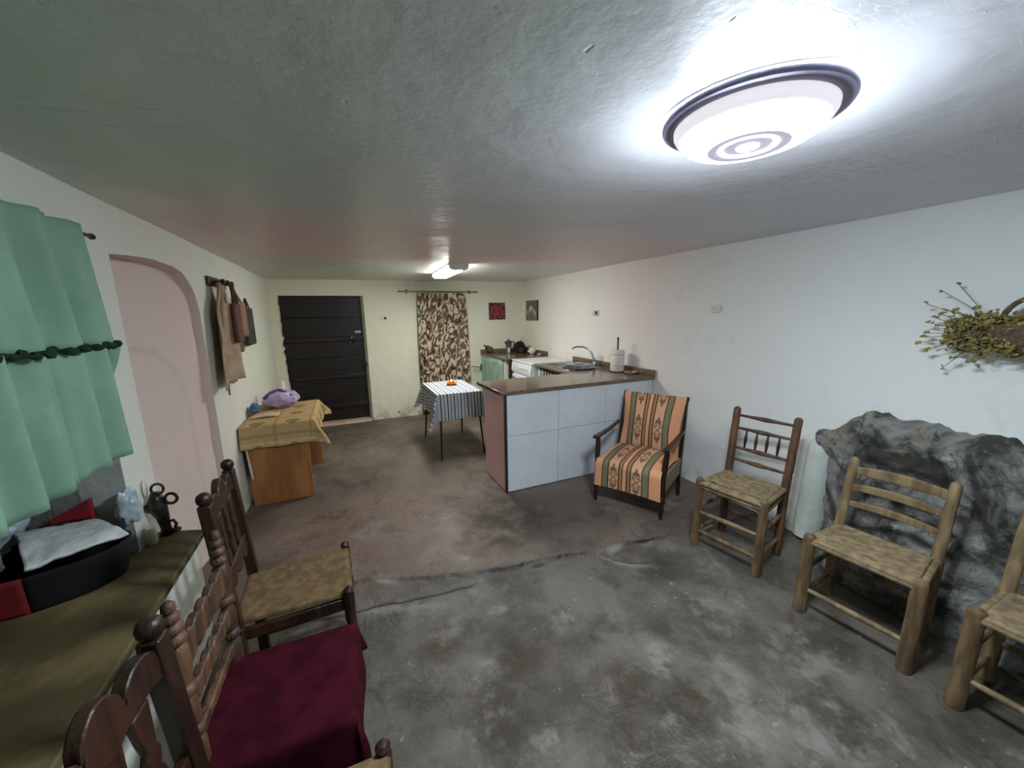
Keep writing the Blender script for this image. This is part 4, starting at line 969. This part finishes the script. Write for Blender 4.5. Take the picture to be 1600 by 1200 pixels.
lc = MB().grid(lambda u, v: (-.792 + .012 + .010 * sin(u * 9) + .02 * v, 3.40 + .03 + u * .10 * (1 - .6 * v) - .04, .56 - v * .33), 12, 20)
tag(obj('lace_napkin', lc, M['lace'], solid=.003), 'narrow white lace napkin hanging down beside the side table by the wall', 'napkin')
pb = thing('plastic_parcel', 'lilac plastic parcel with purple bands on the yellow tablecloth', 'bag', (-.585, 4.00, .672))
obj('parcel', blob((0, 0, .075), .12, (1.15, .95, .75), 4, .22, 40), M['lilac'], pb)
for k, (a, b) in enumerate((((-.12, -.07, .10), (.0, -.03, .165)), ((.0, -.03, .165), (.115, -.06, .09)))):
    a, b = Vector(a), Vector(b); obj('band', MB().tube([a, a.lerp(b, .5) + Vector((0, -.01, .012)), b], .014, 8, sy=.5), M['purple'], pb)
tag(obj('pink_napkin', MB().grid(lambda u, v: (-.76 + u * .20, 3.60 + v * .12 + u * .02, .678 + .012 * sin(pi * u) + .004 * nz(u * 4, v * 4)), 14, 8), M['pinkpaper'], solid=.012), 'folded pinkish paper napkin in front of the lilac parcel', 'napkin')
tag(obj('blue_cloth', blob((-.755, 3.80, .72), .045, (.8, 1.6, .9), 6, .3), M['blue']), 'crumpled blue cloth by the wall beside the lilac parcel', 'cloth')
bo = thing('bottle', 'white capped plastic bottle standing behind the lilac parcel', 'bottle', (-.585, 4.17, .672))
obj('body', MB().lathe([(.032, 0), (.036, .01), (.036, .13), (.024, .165), (.02, .17)], n=24), M['plastic'], bo)
obj('cap', MB().lathe([(.026, .168), (.027, .172), (.027, .215), (.0001, .217)], n=24), plain('cap_white', 'e6e6e0', None, rough=.4), bo)

# ---------------------------------------------------------------- small kitchen table with striped cloth
kt = thing('kitchen_table', 'small kitchen table on thin dark splayed legs under a striped cloth', 'table', (1.06, 4.10, 0))
obj('table_top', MB().box((-.235, -.375, .668), (.235, .375, .688)), M['legwood'], kt, bevel=.003)
for sx in (-1, 1):
    for sy in (-1, 1): obj('leg', MB().tube([(sx * .20, sy * .33, .668), (sx * .235, sy * .42, 0)], [.013, .009], 10), M['black'], kt)
def stripes(s, t):
    Wt, NV, GY, LB = map(hexc, ('c9ccd0', '23252e', '6d7280', '9aa0ac'))
    c = Wt; f = (s / .036) % 1.0
    if f < .30: c = NV if int(s // .036) % 2 == 0 else GY
    elif .55 < f < .66: c = LB
    g = (t / .03) % 1.0
    if g < .22: c = lerp3(c, GY, .45)
    return c
kc = drape('striped_tablecloth', .242, .382, (.27, .25, .22, .27), .006, stripes, ripple=.008, flare=.05, tip=.32, corner=.38, seed=5)
kc.location = (1.06, 4.10, .693); tag(kc, 'white and navy striped cloth draped over the small kitchen table', 'tablecloth')
cn = thing('candle_dish', 'amber glass candle dish on the striped tablecloth', 'candle', (1.09, 4.17, .6975))
obj('dish', MB().lathe([(.03, 0), (.04, .003), (.055, .018), (.066, .026), (.060, .027), (.048, .02), (.0001, .012)], n=16), M['amber'], cn, ang=20)
obj('holder', MB().lathe([(.028, .012), (.032, .03), (.030, .046), (.026, .046), (.0001, .03)], n=16), M['amber'], cn)
obj('wax', MB().lathe([(.024, .03), (.024, .042), (.0001, .042)], n=16), M['ceramic'], cn)
obj('wick', MB().lathe([(.003, .042), (.006, .052), (.004, .062), (.0001, .07)], n=8), M['flame'], cn)

# ---------------------------------------------------------------- pictures and switches
def pic(name, label, w_, h_, colf, M4, n=60):
    t = thing(name, label, 'picture'); t.matrix_world = M4
    obj('canvas', MB().box((-w_ / 2, -.018, -h_ / 2), (w_ / 2, 0, h_ / 2)), M['black'], t, bevel=.002)
    obj('print', MB().grid(lambda u, v: ((u - .5) * (w_ - .006), -.0195, (v - .5) * (h_ - .006)), n, n, colf), M['vcanvas'], t)
def redp(u, v):
    A, B, C, D = map(hexc, ('a8454d', '5c2a2c', '2b2523', '8c6a60'))
    r_ = hypot(u - .5, v - .5); n = fbm(u, v, 0, 7); sw = sin(r_ * 26 + atan2(v - .5, u - .5) * 2 + n * 3)
    c = A if sw > 0 else B
    if max(abs(u - .5), abs(v - .5)) > .40 + .05 * n: c = D if n > 0 else C
    if n > .45: c = C
    return c
pic('red_picture', 'small square red abstract picture on the back wall right of the curtain', .275, .262, redp, Matrix.Translation((2.258, YB - .002, 1.532)))
def tulip(u, v):
    bg = lerp3(hexc('5c564c'), hexc('6f6c66'), v + .2 * nz(u * 5, v * 9)); c = bg
    for x0, h, w_ in ((.18, .42, .05), (.32, .55, .06), (.45, .62, .055), (.58, .60, .06), (.75, .45, .055), (.88, .34, .04)):
        d = abs(u - x0 - .03 * sin(v * 9 + x0 * 9)); b = max(0, 1 - ((v - h) / .14) ** 2)
        if v < h and d < .012: c = hexc('b9b2a8')
        if d < w_ * sqrt(b): c = hexc('c9bfb8')
    return c
pic('grey_picture', 'small grey picture of pale flowers on the right wall near the corner', .38, .30, tulip, Matrix.Translation((XR - .006, 5.285, 1.535)) @ Matrix.Rotation(-pi / 2, 4, 'Z'))
def plate_(name, label, w_, h_, M4, kind_='socket'):
    t = thing(name, label, 'switch' if 'switch' in name else 'socket'); t.matrix_world = M4
    obj('plate', MB().box((-w_ / 2, -.010, -h_ / 2), (w_ / 2, 0, h_ / 2)), M['plastic'], t, bevel=.003)
    if kind_ == 'dark': obj('rocker', MB().box((.0, -.016, -h_ * .35), (w_ * .42, -.009, h_ * .35)), M['black'], t, bevel=.002)
    elif kind_ == 'half':
        obj('rocker', MB().box((-w_ * .40, -.015, -h_ * .32), (-w_ * .03, -.009, h_ * .32)), M['enamel'], t, bevel=.002); obj('rocker', MB().box((w_ * .05, -.013, -h_ * .3), (w_ * .4, -.009, h_ * .3)), M['darkmetal'], t, bevel=.002)
    else:
        obj('insert', MB().lathe([(.024, 0), (.024, .004), (.019, .005), (.019, .001), (.0001, .001)], n=20, M=Matrix.Translation((0, -.0095, 0)) @ Matrix.Rotation(pi / 2, 4, 'X')), M['plastic'], t)
        for s_ in (-1, 1): obj('hole', MB().lathe([(.003, 0), (.003, .002), (.0001, .002)], n=8, M=Matrix.Translation((s_ * .008, -.010, 0)) @ Matrix.Rotation(pi / 2, 4, 'X')), M['black'], t)
RW = Matrix.Rotation(-pi / 2, 4, 'Z')
plate_('light_switch', 'small switch with a dark rocker on the back wall beside the door', .075, .045, Matrix.Translation((.545, YB - .001, 1.455)), 'dark')
plate_('light_switch', 'white and dark double switch on the right wall above the sink', .12, .065, Matrix.Translation((XR - .004, 3.68, 1.487)) @ RW, 'half')
plate_('wall_socket', 'beige square wall socket on the right wall above the armchair', .082, .062, Matrix.Translation((XR - .004, 2.11, 1.512)) @ RW)
tag(obj('floor_socket', MB().lathe([(.012, 0), (.010, .012), (.0001, .013)], n=12, M=Matrix.Translation((.66, YB - .001, .08)) @ Matrix.Rotation(pi / 2, 4, 'X')), M['darkmetal']), 'tiny dark pipe end low on the back wall near the floor', 'pipe')

# ---------------------------------------------------------------- hanging basket with dried flowers
hb = thing('wall_basket', 'brown handled basket hanging on the right wall, overflowing with dried yellow flowers', 'basket', (XR - .10, .56, 1.375))
obj('basket_body', MB().lathe([(.05, -.06), (.08, -.05), (.105, .0), (.115, .04), (.108, .045), (.095, .0), (.0001, -.03)], n=28, M=Matrix.Diagonal((.72, 1.1, 1, 1))), M['canebrown'], hb)
obj('handle', MB().tube([(0, .085 * cos(a), .05 + .11 * sin(a)) for a in [i * pi / 14 for i in range(15)]], .010, 8), M['canebrown'], hb)
fm = MB(); sm_ = MB()
def blossom(p, r):
    vs = []; fs = []
    n = 6; vs.append(p)
    ax = Vector((random.gauss(0, 1) - .6, random.gauss(0, 1), random.gauss(0, 1))).normalized(); u_ = ax.orthogonal().normalized(); v_ = ax.cross(u_)
    for i in range(n): a = 2 * pi * i / n; vs.append(p + (u_ * cos(a) + v_ * sin(a)) * r * random.uniform(.7, 1.1) + ax * r * .5)
    vs.append(p + ax * r * .75)
    fs = [(0, i + 1, (i + 1) % n + 1) for i in range(n)] + [(7, (i + 1) % n + 1, i + 1) for i in range(n)]
    fm.add([tuple(q) for q in vs], fs)
for k in range(1500):
    a = random.uniform(-1, 1); y = a * .24; rr = sqrt(random.random())
    zz = .015 - .075 * rr * random.choice((-1, 1)) * (1 - .5 * a * a) + .02 * random.gauss(0, 1)
    x = -.04 - .05 * random.random() * (1 - a * a) + random.uniform(0, .09)
    blossom(Vector((x, y, zz - .01)), random.uniform(.007, .014))
for k in range(46):
    a = random.uniform(-1, 1); end = Vector((random.uniform(-.08, .05), .22 * a + .05 * random.gauss(0, 1) + (.08 if a > 0 else 0), -.02 + .10 * random.gauss(0, 1)))
    base = Vector((0, .10 * a, 0)); sm_.tube([base, base.lerp(end, .5) + Vector((-.02, 0, .02)), end], .0015, 4)
    for q in range(2): blossom(end + Vector((random.gauss(0, .006),) * 3), random.uniform(.007, .011))
for y, z in ((.285, .075), (.30, .05), (.26, .09), (.22, .11), (.31, -.02), (.325, -.05), (.30, .0), (.29, -.08), (.2, -.11), (.15, -.12), (.16, .115)):
    e2 = Vector((-.02, y, z)); sm_.tube([(0, y * .4, 0), e2], .0015, 4); blossom(e2, .012); blossom(e2 + Vector((0, -.01, .005)), .010)
fo = obj('dried_flowers', fm, M['dryflower'], hb, smooth=False); fo['kind'] = 'stuff'
so = obj('stems', sm_, M['drystem'], hb); so['kind'] = 'stuff'
